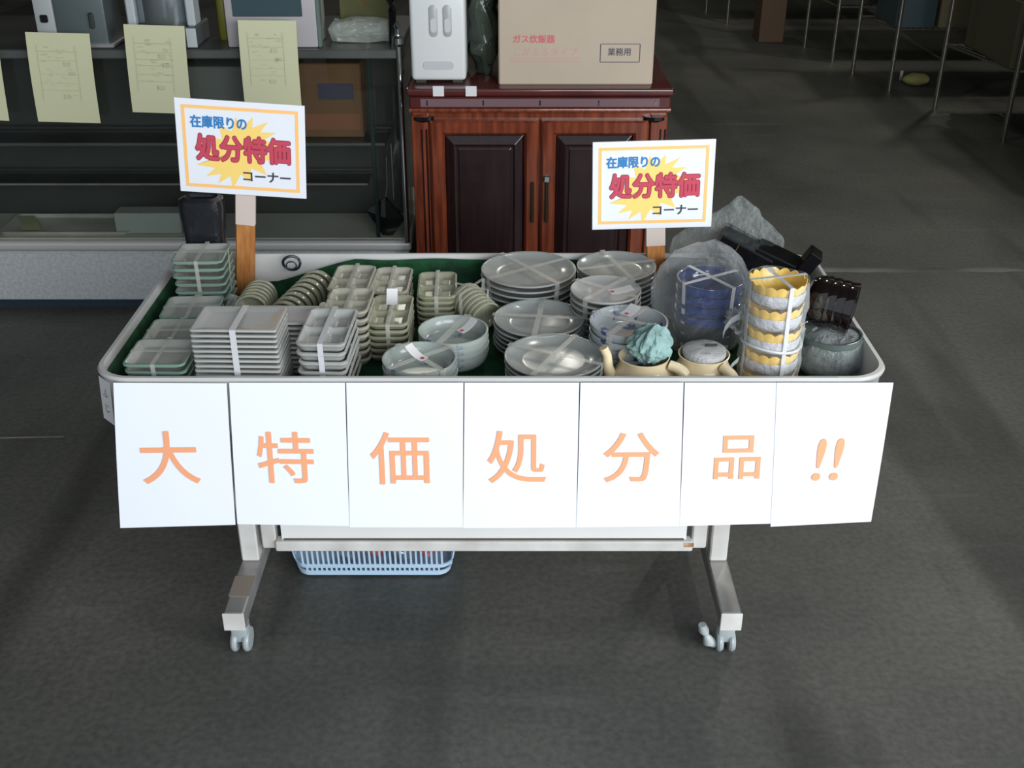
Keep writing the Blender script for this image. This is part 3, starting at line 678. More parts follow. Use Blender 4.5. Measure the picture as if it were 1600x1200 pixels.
# --- round grey plates
def rstack(px_, py_, y, wpx, H, s, what, where, m, lean=(0, 0), jit=.0012, n=None):
    q = PY(px_, py_, y); Z = (q-Vector((0, 0, CH))).dot(Vector((0, CP, -SP))); R = wpx/2*Z/FPX
    me = round_plate(R, H, m=m); k = stack('round_plate', what, where, me, q.x, y, q.z, H, s, lean=lean, jit=jit, n=n); return q.x, y, q.z, R
st = {}
st['A'] = rstack(826, 419, 2.228, 149, .018, .0135, 'large round grey plate', 'stack at tray back, left of right sign', M_GREY)
st['B'] = rstack(842, 495, 2.040, 142, .018, .0105, 'round grey plate', 'middle stack of the plain round plates', M_GREY)
st['C'] = rstack(867, 554, 1.868, 157, .018, .0105, 'round grey plate', 'stack nearest the front rim', M_GREY)
st['D'] = rstack(964, 414, 2.243, 124, .018, .0115, 'round grey plate', 'back stack before right sign post', M_GREY)
st['E'] = rstack(947, 451, 2.085, 111, .018, .0125, 'small round grey plate', 'stack topped by white tag', M_GREY2)
for k, nm, an in (('A', 'the back left round plate stack', .6), ('B', 'the middle round plate stack', 1.45), ('C', 'the front round plate stack', 1.1), ('D', 'the back right round plate stack', .3), ('E', 'the small round plate stack', .9)):
    x, y, z, R = st[k]; tape(nm, x, y, z, R, R, rot=an, dirs=(0, PI/2), wd=.011)
# --- bowls
def bstack(px_, py_, y, wpx, H, s, what, where, m, foot=.45, n=None, cat='bowl', name='round_bowl', flare=1.0, t=.004):
    q = PY(px_, py_, y); Z = (q-Vector((0, 0, CH))).dot(Vector((0, CP, -SP))); R = wpx/2*Z/FPX
    me = bowl(R, H, m=m, foot=foot, flare=flare, t=t); stack(name, what, where, me, q.x, y, q.z, H, s, cat=cat, n=n); return q.x, y, q.z, R
st['F'] = bstack(982, 501, 1.943, 123, .036, .0155, 'blue-brushed grey bowl', 'stack behind the cloth-stuffed teapot', M_FB, foot=.55, flare=.75)
st['W1'] = bstack(709, 514, 1.972, 110, .034, .0150, 'pale celadon bowl', 'stack behind the front celadon bowls', M_WB, foot=.62, flare=.6)
st['W2'] = bstack(656, 559, 1.846, 117, .034, .0150, 'pale celadon bowl with blue flowers', 'stack at the front rim', M_WB, foot=.62, flare=.6)
tape('the blue-brushed bowl stack', *st['F'][:3], st['F'][3], st['F'][3], rot=1.0, wd=.012)
tape('the rear celadon bowl stack', *st['W1'][:3], st['W1'][3], st['W1'][3], rot=1.2, dirs=(0,), wd=.014)
tape('the front celadon bowl stack', *st['W2'][:3], st['W2'][3], st['W2'][3], rot=.7, wd=.012)
# --- square plates along the left wall
me = square_plate(.053, .053, .016, .010, M_SQ, rimm=M_GREENRIM)
me2 = square_plate(.056, .054, .016, .012, M_SQ, rimm=M_GREENRIM)
for (px_, py_, y, rot, where, m_, H, n_) in ((311, 394, 2.185, .02, 'tall stack before the black vase', me, .016, None), (291, 479, 2.066, .05, 'third stack back by the left wall', me2, .016, None),
                                     (270, 516, 1.950, .03, 'second stack back by the left wall', me2, .016, None), (252, 549, 1.834, -.02, 'stack in the front left corner', me2, .016, None)):
    q = PY(px_, py_, y); x = max(q.x, -.645)
    stack('square_plate', 'green-edged square grey plate', where, m_, x, y, q.z, H, .0145 if y < 2.1 else .0165, rot=rot, n=n_)
    tape('the square plate '+where, x, y, q.z, .054, .054, rot=rot, wd=.008)
# --- stack of rectangular plates
me = square_plate(.077, .052, .011, .005, M_GREY2, lip=.014)
qf = PY(371, 497, 1.832)
stack('rectangular_plate', 'rectangular white-grey plate', 'tall stack at the front rim', me, qf.x+.003, 1.832, qf.z, .011, .0098, rot=-.02, jit=.0008, jr=.006)
tape('the tall rectangular plate stack', qf.x+.003, 1.832, qf.z, .077, .052, rot=-.02, wd=.011, m=M_STRAP, dirs=(PI/2,), tap=1)
me = square_plate(.07, .04, .011, .005, M_GREY2, lip=.012)
q = PY(398, 489, 1.935)
stack('rectangular_plate', 'rectangular grey plate', 'low stack behind the tall rectangular stack', me, -.44, 1.935, .655, .011, .0098, rot=-.02, jit=.001, jr=.008, n=12)
# --- four-part dishes
def dstack(px_, py_, y, hw, hd, H, s, cx, cy, what, where, m, rot=0, n=None, tdir=(PI/2,), strap=False, r=.018, name='divided_dish'):
    q = PY(px_, py_, y); me = divided_dish(hw, hd, H, cx, cy, m, r=r); stack(name, what, where, me, q.x, y, q.z, H, s, rot=rot, cat='dish', n=n)
    tape('the dish '+where, q.x, y, q.z, hw, hd, rot=rot, dirs=tdir, wd=.010 if strap else .008, m=M_STRAP if strap else None, tap=.92); return q
dstack(550, 433, 2.155, .042, .072, .017, .0165, 2, 2, 'small four-hollow olive dish', 'back left dish stack', M_CREAMD, rot=-.04)
dstack(612, 436, 2.205, .040, .071, .017, .0165, 2, 2, 'small four-hollow olive dish', 'dish stack second from the left at back', M_CREAMD)
dstack(683, 443, 2.185, .041, .070, .017, .0125, 2, 2, 'small four-hollow olive dish', 'dish stack before the green mat', M_OLIVE, rot=.03)
dstack(611, 483, 2.040, .041, .074, .017, .0125, 2, 2, 'small four-hollow olive dish', 'dish stack with a curled tag', M_OLIVE)
dstack(545, 468, 2.012, .044, .060, .017, .0165, 2, 2, 'grey-olive four-hollow dish', 'dish stack right behind the strapped one', M_CREAMD, rot=-.03)
q = PY(512, 506, 1.858)
dstack(512, 508, 1.860, .045, .080, .021, .0200, 2, 2, 'thick grey dish with four hollows', 'white-strapped stack at the front rim', M_GREY2, rot=-.03, strap=True, r=.014)
bm = bmesh.new(); rloft(bm, [(.006, .045, .006, 0), (.0075, .048, .007, .008), (.006, .045, .006, .016)], 4)
o = finish('narrow_dish', bm, M_CREAMD, loc=(PY(499, 478, 1.96).x-.004, 1.955, .625), rot=(.35, 0, -.2)); tag(o, 'narrow dish standing on edge left of the grey-olive dish stack', 'dish')
# --- dishes lying on their side
def side_stack(name, what, where, me, p0, axis, s, n, cat='dish', spin=0):
    A = Vector(axis).normalized(); R = A.to_track_quat('Z', 'Y').to_matrix().to_4x4()
    for i in range(n):
        o = inst(name, me); o.matrix_world = Matrix.Translation(Vector(p0) + A*s*i) @ R @ Matrix.Rotation(spin, 4, 'Z')
        tag(o, f'{what}, {"frontmost" if i == n-1 else ("rearmost" if i == 0 else ORD[n-1-i].replace("top", "the front"))} {where}', cat, where)
mb = bowl(.036, .030, m=M_OLIVE, foot=.5, flare=.7)
side_stack('small_bowl', 'small olive bowl lying on its side', 'in row behind rectangular plates', mb, (-.535, 2.22, .578), (.02, -1, .10), .021, 6, 'bowl')
mb2 = bowl(.038, .026, m=M_OLIVE, foot=.5, flare=.7)
side_stack('small_bowl', 'small yellow-green bowl on its side', 'in the slanted row', mb2, (-.405, 2.225, .600), (-.35, -1, -.10), .020, 9, 'bowl')
mb3 = bowl(.036, .022, m=M_OLIVE, foot=.5, flare=.7)
side_stack('small_dish', 'small olive dish on edge', 'in taped row by round plates', mb3, (PY(720, 475, 2.15).x, 2.165, .600), (.75, -1, -.35), .0115, 7, 'dish')
tape('the row of olive dishes on edge', PY(738, 475, 2.13).x, 2.13, .628, .036, .045, rot=-.5, dirs=(0, PI/2), wd=.007, tap=1)

# --- tags
def ptag(lab, p, rot, L=.035, W_=.02, curl=.9, mark=True):
    root = thing('paper_tag', lab, 'tag', p, rot, 'small paper tags on the stacks'); bm = bmesh.new(); pts = []
    for i in range(9): u = i/8; pts.append((L*math.sin(curl*u)/curl, 0, L*(1-math.cos(curl*u))/curl))
    strip(bm, pts, (0, 1, 0), W_, .0004); finish('tag_paper', bm, M_TAG, root, smooth=False)
    if mark: finish('red_mark', lathe(bmesh.new(), [(.004, -.0004), (.004, .0012)], 12, Matrix.Translation((.006, 0, .0003))), mat('tag_red', (.45, .03, .05), .5), root)
def above(px_, py_, y, dz=0): q = PY(px_, py_, y); return (q.x, y, q.z+dz)
ptag('curled white tag standing on the front celadon bowls', (st['W2'][0]+.01, 1.835, st['W2'][2]+.002), (0, 0, 2.5), .045)
ptag('curled white tag with red mark on the rear celadon bowls', (st['W1'][0]+.012, 1.955, st['W1'][2]+.002), (0, 0, .7), .042)
ptag('white paper tag lying on the small round plate stack', (st['E'][0]+.005, 2.06, st['E'][2]+.003), (0, 0, .25), .048, .026, .25)
ptag('pale tag with red mark on the blue-brushed bowls', (st['F'][0]-.005, 1.965, st['F'][2]+.002), (0, 0, .8), .035, .025, .6)
ptag('curled clear tag on the four-hollow dishes', above(612, 478, 2.04, .003), (0, 0, 1.6), .04, .022, 1.2, False)

# --- teapots
def teapot(x, y, rot, lab, spout=True, lid=False):
    root = thing('teapot', lab, 'teapot', (x, y, ZT), (0, 0, 0)); bm = bmesh.new()
    pf = [(.036, 0), (.040, .002), (.055, .016), (.060, .030), (.056, .046), (.047, .060), (.044, .068), (.046, .076), (.0475, .080), (.0455, .0805), (.041, .070), (.044, .058), (.052, .045), (.054, .03), (.04, .01), (.01, .007)]
    lathe(bm, pf, 48); finish('body', bm, M_CREAM, root, ang=60)
    bm = bmesh.new(); hp = []
    c0, s0 = math.cos(rot), math.sin(rot)
    for i in range(11):
        t = i/10; a = PI*t; rr = .049 + .028*math.sin(a)**.7 + .006*t*(1-t); hp.append((c0*rr, s0*rr, .071 - .056*t + .010*math.sin(a)))
    tube(bm, hp, [.0095 + .002*math.sin(PI*i/10) for i in range(11)], 12); finish('handle', bm, M_CREAM, root)
    if spout:
        bm = bmesh.new(); ax, ay = math.cos(rot+PI+.5), math.sin(rot+PI+.5)
        tube(bm, [(ax*.042, ay*.042, .026), (ax*.060, ay*.060, .040), (ax*.066, ay*.066, .060), (ax*.069, ay*.069, .085), (ax*.076, ay*.076, .100)], [.016, .013, .010, .0085, .0085], 14); finish('spout', bm, M_CREAM, root)
    bm = bmesh.new()
    for k in range(7):
        a = -PI/2 + .2 + (k-3)*.13; box(bm, (math.cos(a)*.0600, math.sin(a)*.0600, .034 + .006*math.sin(k*2.1)), (.006, .001, .0022), rot=Matrix.Rotation(a+PI/2, 4, 'Z') @ Matrix.Rotation(k*.9, 4, 'Y'))
    finish('brushed_motif', bm, M_INK, root, smooth=False)
    return root
tx1 = PY(1006, 562, 1.842).x; tx2 = PY(1100, 553, 1.852).x
teapot(tx1, 1.842, -.42, 'cream pottery teapot with spout, stuffed with turquoise crepe')
bm = bmesh.new(); bmesh.ops.create_uvsphere(bm, u_segments=96, v_segments=48, radius=1)
for v in bm.verts:
    c = v.co.copy(); a = math.atan2(c.y, c.x); up_ = (c.z+1)/2
    fold = 1 + .30*(abs(noise.noise(Vector((a*2.2, c.z*1.1, 2))))*2-.4) + .22*abs(noise.noise(Vector((c.x*5, c.y*5, c.z*1.6)))) + .10*noise.noise(c*3.2)
    v.co = Vector((c.x*.040*fold*(1-.18*up_), c.y*.034*fold*(1-.18*up_), (c.z*.036)*(1+.18*noise.noise(Vector((c.x*3, c.y*3, 4)))) + .006*math.sin(a*3+1)*up_))
    if v.co.z < -.012: v.co.x *= .82; v.co.y *= .9
o = finish('crepe_stuffing', bm, M_TURQ, loc=(tx1+.010, 1.842, ZT+.102), rot=(-.1, .25, 0)); tag(o, 'crumpled turquoise crepe paper stuffed into the left teapot', 'packing')
t2 = teapot(tx2, 1.852, -.95, 'cream pottery teapot capped with grey packing, beside the yellow bowls', spout=False)
bm = bmesh.new(); lathe(bm, [(.038, .074), (.0405, .080), (.040, .088), (.034, .093), (.012, .0945), (.001, .095)], 40); 
for v in bm.verts: v.co.z += .003*noise.noise(v.co*60)
finish('packing_pad', bm, mat('grey_foam_pad', (.36, .36, .36), .5, bump=.4, bscale=80, stretch=(1, 5, 1)), t2)
bm = bx((.012, .0, .097), (.022, .005, .004), .001); finish('pad_slot', bm, M_DARK, t2)

# --- cobalt bowls in a bag
q = PY(1110, 432, 2.05); R = .066
me = bowl(R, .045, m=M_NAVY, foot=.5, flare=.8)
stack('cobalt_bowl', 'glossy cobalt blue bowl', 'bagged stack right of the round plates', me, q.x, 2.045, q.z, .045, .0205, cat='bowl')
mk = me.copy(); mk.materials.clear(); mk.materials.append(M_BLACK)
cob = sorted([o_ for o_ in COL.objects if o_.name.startswith('cobalt_bowl')], key=lambda o_: o_.location.z)
for o_, od_ in zip(cob[:2], ('bottom one', 'second from bottom')): o_.data = mk; o_.name = 'black_bowl'; o_['label'] = f'glossy black bowl, {od_} in bagged stack under the cobalt bowls'
tape('the cobalt bowl stack', q.x, 2.045, q.z, R, R, rot=.55, dirs=(0, PI/2), wd=.009, m=M_STRAP)
def bag(name, lab, c, s, seed, amp=.012, zmin=None, m=None, sc=14, shape=None, sub=4):
    bm = bmesh.new(); bmesh.ops.create_icosphere(bm, subdivisions=sub, radius=1)
    for v in bm.verts:
        k = shape(v.co) if shape else 1
        v.co = Vector((v.co.x*s[0]*k, v.co.y*s[1]*k, v.co.z*s[2]))
    crumple(bm, bm.verts, amp, sc, seed)
    if zmin is not None:
        for v in bm.verts: v.co.z = max(v.co.z, zmin-c[2])
    o = finish(name, bm, m or M_BAG, loc=c, ang=80); tag(o, lab, 'bag'); return o
bag('clear_bag', 'clear plastic bag bulging over the cobalt bowls', (q.x-.010, 2.055, .630), (.104, .090, .122), 1, zmin=ZT+.003, amp=.012)
# --- black lacquer trays in a bag behind
gold = mat('gold_edge', (.45, .36, .16), .3, .8)
q = PY(1168, 385, 2.27)
blk = thing('black_lacquer_box', 'long black lacquer box with thin gold edge, tilted behind yellow bowls', 'box', (q.x, 2.27, q.z), (0, .42, -.30))
finish('box_body', bx((0, 0, -.03), (.125, .085, .085), .003), M_BLACK, blk)
finish('gold_edge', bx((-.02, -.0435, -.005), (.0016, .001, .03)), gold, blk)
q = PY(1222, 398, 2.25)
o = finish('black_slab', bx((0, 0, 0), (.12, .07, .030), .003), M_BLACK, loc=(q.x, 2.245, q.z-.012), rot=(0, .35, -.35)); tag(o, 'flat black lacquer slab resting on the tilted black box', 'slab')
q = PY(1262, 402, 2.22)
o = finish('black_block', bx((0, 0, 0), (.030, .05, .048), .002), M_BLACK, loc=(q.x, 2.20, q.z), rot=(0, .55, -.25)); tag(o, 'small black block at right end of the black lacquer pieces', 'box')
q = PY(1250, 480, 2.22)
o = finish('black_tray', bx((0, 0, 0), (.20, .10, .10), .004), M_BLACK, loc=(.43, 2.225, .585), rot=(0, 0, -.1)); tag(o, 'black lacquer box lying flat under the tilted black pieces', 'box')
bm = bmesh.new()
A_, T_, B_ = PY(1042, 398, 2.30), PY(1157, 306, 2.315), PY(1214, 376, 2.30)
n = 26; apex = Vector((T_.x, 2.315, T_.z)); rows = []
for j in range(n+1):
    t = min(1, j/(n*.7)); zc = apex.z*(1-t) + .665*t - max(0, j/n-.7)*.15; xl = apex.x*(1-t) + .350*t; xr = apex.x*(1-t) + .595*t; yf = 2.315*(1-t)+2.295*t; yb = 2.318*(1-t)+2.330*t
    base = []
    for k in range(40):
        a = 2*PI*k/40; cx, cy, hx, hy = (xl+xr)/2, (yf+yb)/2, (xr-xl)/2+.003, (yb-yf)/2+.003
        base.append(bm.verts.new((cx + hx*math.copysign(abs(math.cos(a))**.7, math.cos(a)), cy + hy*math.copysign(abs(math.sin(a))**.7, math.sin(a)), zc)))
    rows.append(base)
for a, b in zip(rows, rows[1:]):
    for k in range(40): bm.faces.new((a[k], a[(k+1) % 40], b[(k+1) % 40], b[k]))
bm.faces.new(rows[0]); crumple(bm, bm.verts, .008, 20, 6)
o = finish('clear_bag', bm, film('crinkled_bag', .07, (.55, .62, .6), bscale=45, bump=1.0), ang=80); tag(o, 'peaked clear bag standing behind the black lacquer box', 'bag')

# --- yellow scalloped bowls with foam
yx = PY(1209, 500, 1.87).x; yy_ = 1.872; R = .054; sp = .0445
bm = bmesh.new(); NL = 16; nn = NL*8
def lobe(a): return 1 + .035*abs(math.sin(a*NL/2))
prof = [(.030, 0), (.034, .001), (.040, .006), (.0475, .016), (.0515, .028), (.054, .038)]
inner = [(.0525, .038), (.049, .028), (.045, .017), (.036, .008), (.004, .006)]
rings = []
for idx, (r_, z_) in enumerate(prof+inner):
    ring = []
    for i in range(nn):
        a = 2*PI*i/nn; lf = abs(math.sin(a*NL/2)); t = z_/.038
        ring.append(bm.verts.new((r_*(1+.035*lf*t)*math.cos(a), r_*(1+.035*lf*t)*math.sin(a), z_ + .0055*lf*(t > .95))))
    rings.append(ring)
for a, b in zip(rings, rings[1:]):
    for i in range(nn): bm.faces.new((a[i], a[(i+1) % nn], b[(i+1) % nn], b[i]))
bm.faces.new(rings[0][::-1]); bm.faces.new(rings[-1])
for v in bm.verts: v.co.x *= .94; v.co.y *= .94
o = finish('y', bm, M_YEL, ang=60); ym = o.data; bpy.data.objects.remove(o)
bm = bmesh.new(); lathe(bm, [(.040, .000), (.050, .002), (.0535, .010), (.0545, .020), (.0535, .026), (.0515, .024), (.050, .012), (.044, .005), (.038, .004)], 64, cap0=False, cap1=False)
bm.verts.ensure_lookup_table()
nvr = 64
for i in range(64): bm.faces.new((bm.verts[i], bm.verts[8*64+i], bm.verts[8*64+(i+1) % 64], bm.verts[(i+1) % 64]))
for v in bm.verts:
    if v.co.xy.length > .0495: v.co.x *= 1+.022*noise.noise(v.co*90); v.co.y *= 1+.022*noise.noise(v.co*90)
for v in bm.verts: v.co.x *= .94; v.co.y *= .94
o = finish('f', bm, M_FOAM, ang=70); fm = o.data; bpy.data.objects.remove(o)
lz = ['bottom', 'fourth from top', 'third from top', 'second from top', 'topmost']
for i in range(5):
    dx = [0, .001, 0, -.0015, 0][i]
    o = inst('scalloped_bowl', ym, None, (yx+dx, yy_, ZT+.0005+i*sp), (0, 0, i*.13)); tag(o, f'yellow flower-shaped scalloped bowl, {lz[i]} in the strapped tower', 'bowl', 'yellow scalloped bowls in a tower')
    if i: o = inst('foam_ring', fm, None, (yx+dx, yy_, ZT+.0005+i*sp-.0005), (0, 0, i)); tag(o, f'grey foam wrap around the yellow bowl {lz[i]} in the tower', 'packing', 'foam wraps in the yellow bowl tower')
ztw = ZT+4*sp+.0445
tape('the tower of yellow bowls', yx, yy_, ztw, .0530, .0530, rot=.25, dirs=(-PI/2+.0, 0), wd=.008, m=M_STRAP, tap=1)
bm = bmesh.new(); tube(bm, [(.0545*math.cos(2*PI*i/40), .0545*math.sin(2*PI*i/40), .004*math.sin(4*PI*i/40)) for i in range(40)], .0028, 6, closed=True)
o = finish('strap_ring', bm, M_STRAP, loc=(yx, yy_, ZT+.098)); tag(o, 'white strap knotted around the middle of the yellow tower', 'strap')
bm = bmesh.new(); lathe(bm, [(.0565, .004), (.058, .06), (.0568, .10), (.058, .16), (.0568, .215), (.056, .222)], 64, cap0=False, cap1=False); bmesh.ops.subdivide_edges(bm, edges=[e for e in bm.edges if abs(e.verts[0].co.z-e.verts[1].co.z) > .003], cuts=4); crumple(bm, bm.verts, .0035, 40, 3)
o = finish('clear_sleeve', bm, M_FILM, loc=(yx, yy_, ZT), ang=80); tag(o, 'thin clear sleeve around the tower of yellow bowls', 'wrapping')
for k, (dz, rz, ln) in enumerate(((.135, 2.75, .05), (.065, 3.4, .045), (.228, 2.0, .03))):
    bm = bmesh.new(); 
    strip(bm, [(0, 0, 0), (ln*.3, 0, -.012), (ln*.5, 0, -.03), (ln*.55, 0, -.045)] if k < 2 else [(0, 0, 0), (ln*.5, 0, .004), (ln, 0, .001)], (0, .3, 1) if k < 2 else (0, 1, 0), .014, .0005)
    o = finish('film_end', bm, film('hazy_tape', .5, (.6, .62, .64), bscale=20), loc=(yx+.062*math.cos(rz), yy_+.062*math.sin(rz), ZT+dz) if k < 2 else (yx-.01, yy_, ZT+dz+.004), rot=(0, 0, rz), smooth=False)
    tag(o, ['loose film end sticking left from middle of yellow tower', 'loose film end low on the left side of yellow tower', 'crumpled film end on top of the yellow tower'][k], 'tape')

# --- clear wrapped bowls and dark lacquer bowls at the right
M_PALEB = mat('pale_green_glaze', (.10, .13, .12), .15, var=.3, vscale=12)
q = PY(1302, 540, 1.90); R = .060
me = bowl(R, .042, m=M_PALEB, foot=.5, flare=.7)
stack('pale_bowl', 'pale green bowl', 'bagged stack at the right tray corner', me, q.x-.002, 1.925, .622, .042, .0155, cat='bowl')
bag('clear_bag', 'clear plastic bag around the pale bowls at right tray corner', (q.x, 1.925, .578), (.072, .070, .056), 5, zmin=ZT+.003, amp=.008, m=film('crinkled_wrap', .16, (.6, .64, .64), bscale=50, bump=1.0))
M_RLAC = mat('dark_red_black_lacquer', (.006, .003, .003), .07, spec=.8, coat=.6)
me = bowl(.050, .046, m=M_RLAC, foot=.42, flare=.8)
q = PY(1272, 480, 1.95)
side_stack('lacquer_bowl', 'shiny black lacquer bowl on its side', 'of the nested group', me, (q.x-.022, 1.955, .684), (1, -.45, -.12), .0165, 4, 'bowl')
bm = bmesh.new(); NN = 96; rr0 = []
for (r_, z_) in ((.052, 0), (.062, .006), (.069, .010), (.074, .016)):
    rr0.append([bm.verts.new(((r_+.004*math.sin(i*1.9)*(r_ > .06))*math.cos(2*PI*i/NN), (r_)*math.sin(2*PI*i/NN), z_+.005*math.sin(i*1.3)*(r_ > .06))) for i in range(NN)])
for a, b in zip(rr0, rr0[1:]):
    for i in range(NN): bm.faces.new((a[i], a[(i+1) % NN], b[(i+1) % NN], b[i]))
o = finish('film_frill', bm, film('frill_film', .35, (.55, .6, .6), bscale=60), loc=(.478, 1.925, .630)); tag(o, 'crinkled film frill between dark lacquer bowls and pale bowls', 'wrapping')

# --- black vase and crumpled film at left
bm = bmesh.new(); rloft(bm, [(.034, .024, .012, 0), (.036, .026, .014, .01), (.043, .028, .018, .17), (.048, .030, .022, .215), (.046, .030, .024, .232), (.036, .022, .020, .238), (.030, .018, .016, .230)], 6)
o = finish('black_vase', bm, M_BLACKM, loc=(PY(319, 340, 2.29).x, 2.285, ZT)); tag(o, 'tall black glossy square vase at the back left tray corner', 'vase')
bag('clear_bag', 'crumpled clear film right of the tall square plate stack', (PY(366, 458, 2.12).x, 2.10, .575), (.028, .045, .042), 8, amp=.012, zmin=ZT+.003, sc=28)
bm = bmesh.new(); tube(bm, [(.019*math.cos(a), .002*math.sin(a*2), .016*math.sin(a)) for a in [2*PI*i/28 for i in range(28)]], .003, 8, closed=True)
tube(bm, [(.011*math.cos(a), -.004, .009*math.sin(a)-.004) for a in [2*PI*i/20 for i in range(20)]], .0015, 6, closed=True)
q = PY(456, 410, 2.322); o = finish('black_cord_loop', bm, mat('dark_blue_cord', (.01, .013, .03), .4), loc=(q.x, 2.318, q.z)); tag(o, 'dark cord loop at the white back wall of the tray', 'cord')

# ================================================================== BASKET under the cart
q0 = PZ(465, 899, .004); q1 = PZ(703, 899, .004); bcx = (q0.x+q1.x)/2; hwb = (q1.x-q0.x)/2; yb0 = q0.y
bs = thing('plastic_basket', 'pale blue slotted plastic basket on floor under the stand', 'basket', (bcx, yb0+.11, 0))
def sec(z): t = z/.11; return hwb + .022*t, .11 + .014*t
def wall(z0, z1, th=.003):
    bm = bmesh.new(); a, b = sec(z0), sec(z1); rloft(bm, [(a[0], a[1], .03, z0), (b[0], b[1], .03, z1), (b[0]-th, b[1]-th, .028, z1), (a[0]-th, a[1]-th, .028, z0), (a[0], a[1], .03, z0)], 6, False, False); return bm
bm = bmesh.new(); a = sec(.003); rloft(bm, [(a[0]-.012, a[1]-.012, .03, .0015), (a[0], a[1], .03, .006), (a[0]-.003, a[1]-.003, .028, .006), (a[0]-.012, a[1]-.012, .025, .0035)], 6); finish('base', bm, M_BASKET, bs)
finish('lower_band', wall(.006, .018), M_BASKET, bs); finish('middle_band', wall(.027, .037), M_BASKET, bs); finish('rim', wall(.085, .110, .005), M_BASKET, bs)
bm = bmesh.new()
for z0, z1 in ((.017, .028), (.036, .086)):
    zm = (z0+z1)/2; hx, hy = sec(zm); tl = .127
    nb = 27
    for i in range(nb+1):
        x = -hx+.028 + (2*hx-.056)*i/nb
        for s in (-1, 1): box(bm, (x, s*(hy-.0015), zm), (.0042, .003, z1-z0), rot=Matrix.Rotation(-s*tl, 4, 'X'))
    for i in range(15):
        y = -hy+.028 + (2*hy-.056)*i/14
        for s in (-1, 1): box(bm, (s*(hx-.0015), y, zm), (.003, .0042, z1-z0), rot=Matrix.Rotation(s*.2, 4, 'Y'))
o = finish('slats', bm, M_BASKET, bs, smooth=False); o['kind'] = 'stuff'
rr = random.Random(5)
for k in range(4):
    bm = bmesh.new(); bmesh.ops.create_icosphere(bm, subdivisions=3, radius=1, matrix=Matrix.Diagonal((.03, .035, .026, 1))); crumple(bm, bm.verts, .010, 40, k+3)
    o = finish('wrapped_item', bm, [mat('silver_wrap', (.45, .48, .55), .2, .6, bump=.5, bscale=60), mat('red_white_wrap', (.6, .55, .55), .3, col2=(.55, .06, .05), vscale=45, bump=.4)][k % 2], loc=(bcx+.0+.058*k-.06, yb0+.06+.02*(k % 2), .036))
    tag(o, ['silver wrapped item in the basket, leftmost of four', 'red and white wrapped item in basket, second from left', 'silver wrapped item in the basket, third from left', 'red and white wrapped item in basket, rightmost of four'][k], 'packet', 'wrapped items in the basket')

# unseen cabinet added out of frame, blocks doorway light to darken the rack floor
sc_ = thing('shade_cabinet', 'tall grey cabinet added beyond the right picture edge to shade the racks', 'cabinet', (2.62, 4.0, 0))
finish('cabinet_body', bx((0, 0, 1.0), (.72, 1.3, 1.96), .004), mat('cabinet_grey', (.20, .21, .20), .5), sc_)
for q_ in (-1, 1):
    d = finish('door', bx((-.366, q_*.325, 1.0), (.012, .63, 1.9), .003), mat('cabinet_door_grey', (.23, .24, .23), .45), sc_)
    finish('door_handle', bx((-.378, q_*.06, 1.0), (.012, .015, .12), .002), M_CHROME, d)
finish('plinth', bx((0, 0, .01), (.68, 1.26, .02)), M_DARK, sc_)
# ================================================================== RACKS AT THE RIGHT
def rack(lab, c, w_, dx, dy, shelves=(.34, .80, 1.3, 1.8), H=2.0, goods=()):
    root = thing('wire_rack', lab, 'rack', c)
    for (u, v) in ((0, 0), (1, 0), (0, 1), (1, 1)):
        x, y = u*w_ + v*dx, v*dy; bm = bmesh.new(); cyl(bm, (x, y, .0), (x, y, H), .0125, 12); finish('post', bm, M_RACK, root)
    for zs in shelves:
        s = bpy.data.objects.new('shelf', None); COL.objects.link(s); s.parent = root; s.location = (0, 0, zs)
        bm = bmesh.new(); P4 = [(0, 0, 0), (w_, 0, 0), (w_+dx, dy, 0), (dx, dy, 0)]; tube(bm, P4, .006, 6, closed=True); finish('shelf_edge', bm, M_RACK, s)
        bm = bmesh.new()
        for i in range(1, 36): x = w_*i/36; tube(bm, [(x, 0, 0), (x+dx, dy, 0)], .0022, 4)
        o = finish('wires', bm, M_RACK, s); o['kind'] = 'stuff'
    return root
M_DBOX = [mat('dark_goods', (.03, .032, .028), .6), mat('olive_goods', (.09, .09, .05), .6), mat('teal_goods', (.04, .07, .08), .5), mat('tan_goods', (.16, .14, .08), .6)]
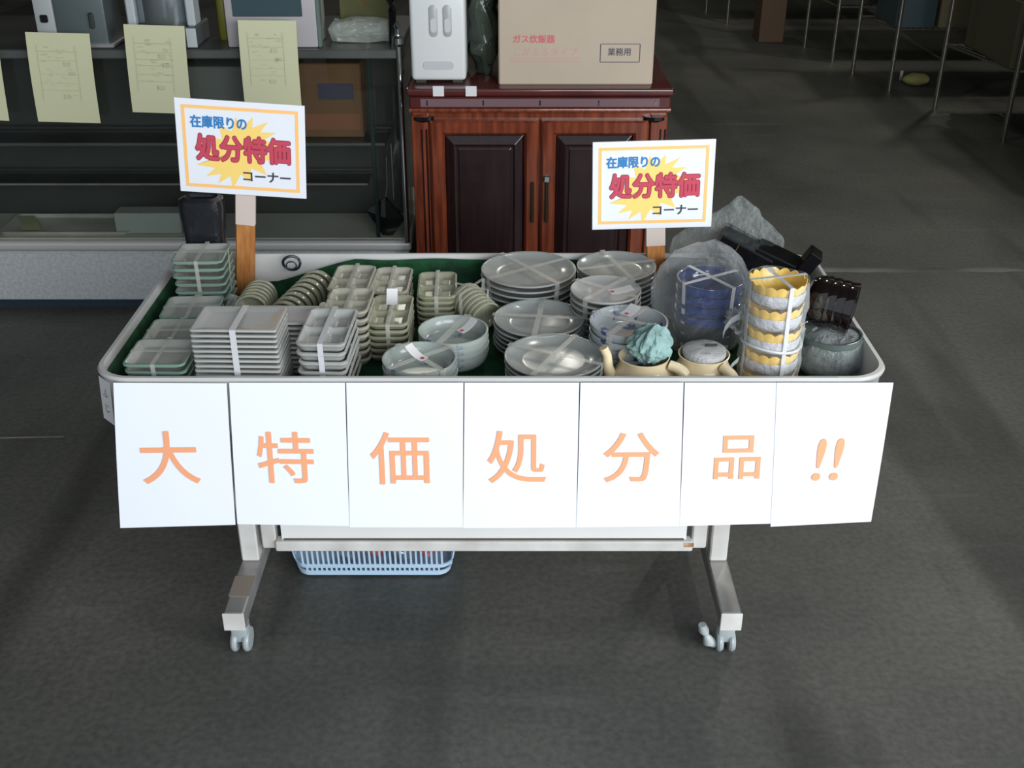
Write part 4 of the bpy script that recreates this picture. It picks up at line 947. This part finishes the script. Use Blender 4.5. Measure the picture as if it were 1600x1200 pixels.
RK = [('nearest wire rack, its chrome end posts cut by right picture edge', (2.42, 5.44, 0), 1.3, -.12, .65),
      ('second wire rack from the front in the row at right', (2.18, 6.52, 0), 1.3, -.10, .42),
      ('third wire rack from the front in the row at right', (2.04, 7.27, 0), 1.3, -.06, .50),
      ('farthest wire rack, nearest the carton in the row', (1.60, 8.62, 0), 1.5, -.08, .50)]
for k, (lab, c, w_, dx, dy) in enumerate(RK):
    rack(lab, c, w_, dx, dy)
    rr = random.Random(20+k); placed = 0
    for zs in (.34, .80, 1.3):
        for i in range(5):
            bw_, bh_ = .22+.015*rr.random(), .20+.16*rr.random(); x = c[0]+.145+.245*i+dx*.5
            o = finish('storage_box', bx((0, 0, bh_/2), (bw_, dy*.93, bh_), .004), M_DBOX[rr.randrange(4)], loc=(x, c[1]+dy/2, zs+.0065))
            sh_ = {.34: 'lowest', .80: 'second', 1.3: 'third'}[zs]; nm = ['nearest', 'second', 'third', 'fourth', 'farthest'][i]
            tag(o, f'dim storage box on {sh_} shelf of {["nearest", "second", "third", "farthest"][k]} rack, {["leftmost", "second from left", "middle", "second from right", "rightmost"][i]}', 'box', 'dim boxes on the wire racks')
q = PZ(1262, 84, 0); q.x = 1.78; q.y = 7.9
o = finish('brown_carton', bx((0, .12, .17), (.17, .22, .34), .004), mat('dim_carton', (.12, .07, .035), .7), loc=(q.x, q.y, 0)); tag(o, 'brown carton standing on the floor among the far racks', 'box')
q = PZ(1430, 133, 0); bm = bmesh.new(); bmesh.ops.create_icosphere(bm, subdivisions=3, radius=1, matrix=Matrix.Translation((0, 0, .035)) @ Matrix.Diagonal((.075, .05, .034, 1))); crumple(bm, bm.verts, .01, 20, 2)
for v in bm.verts: v.co.z = max(0, v.co.z)
o = finish('yellow_bundle', bm, mat('dim_yellow', (.30, .28, .10), .6), loc=(q.x, q.y, 0)); tag(o, 'small yellowish bundle on the floor between the racks', 'bundle')
q = PZ(1407, 126, 0); o = finish('white_scrap', bx((0, 0, .03), (.018, .012, .06), .004), mat('scrap', (.6, .6, .5), .5), loc=(q.x, q.y, 0)); tag(o, 'tiny white bottle on the floor beside the yellowish bundle', 'bottle')
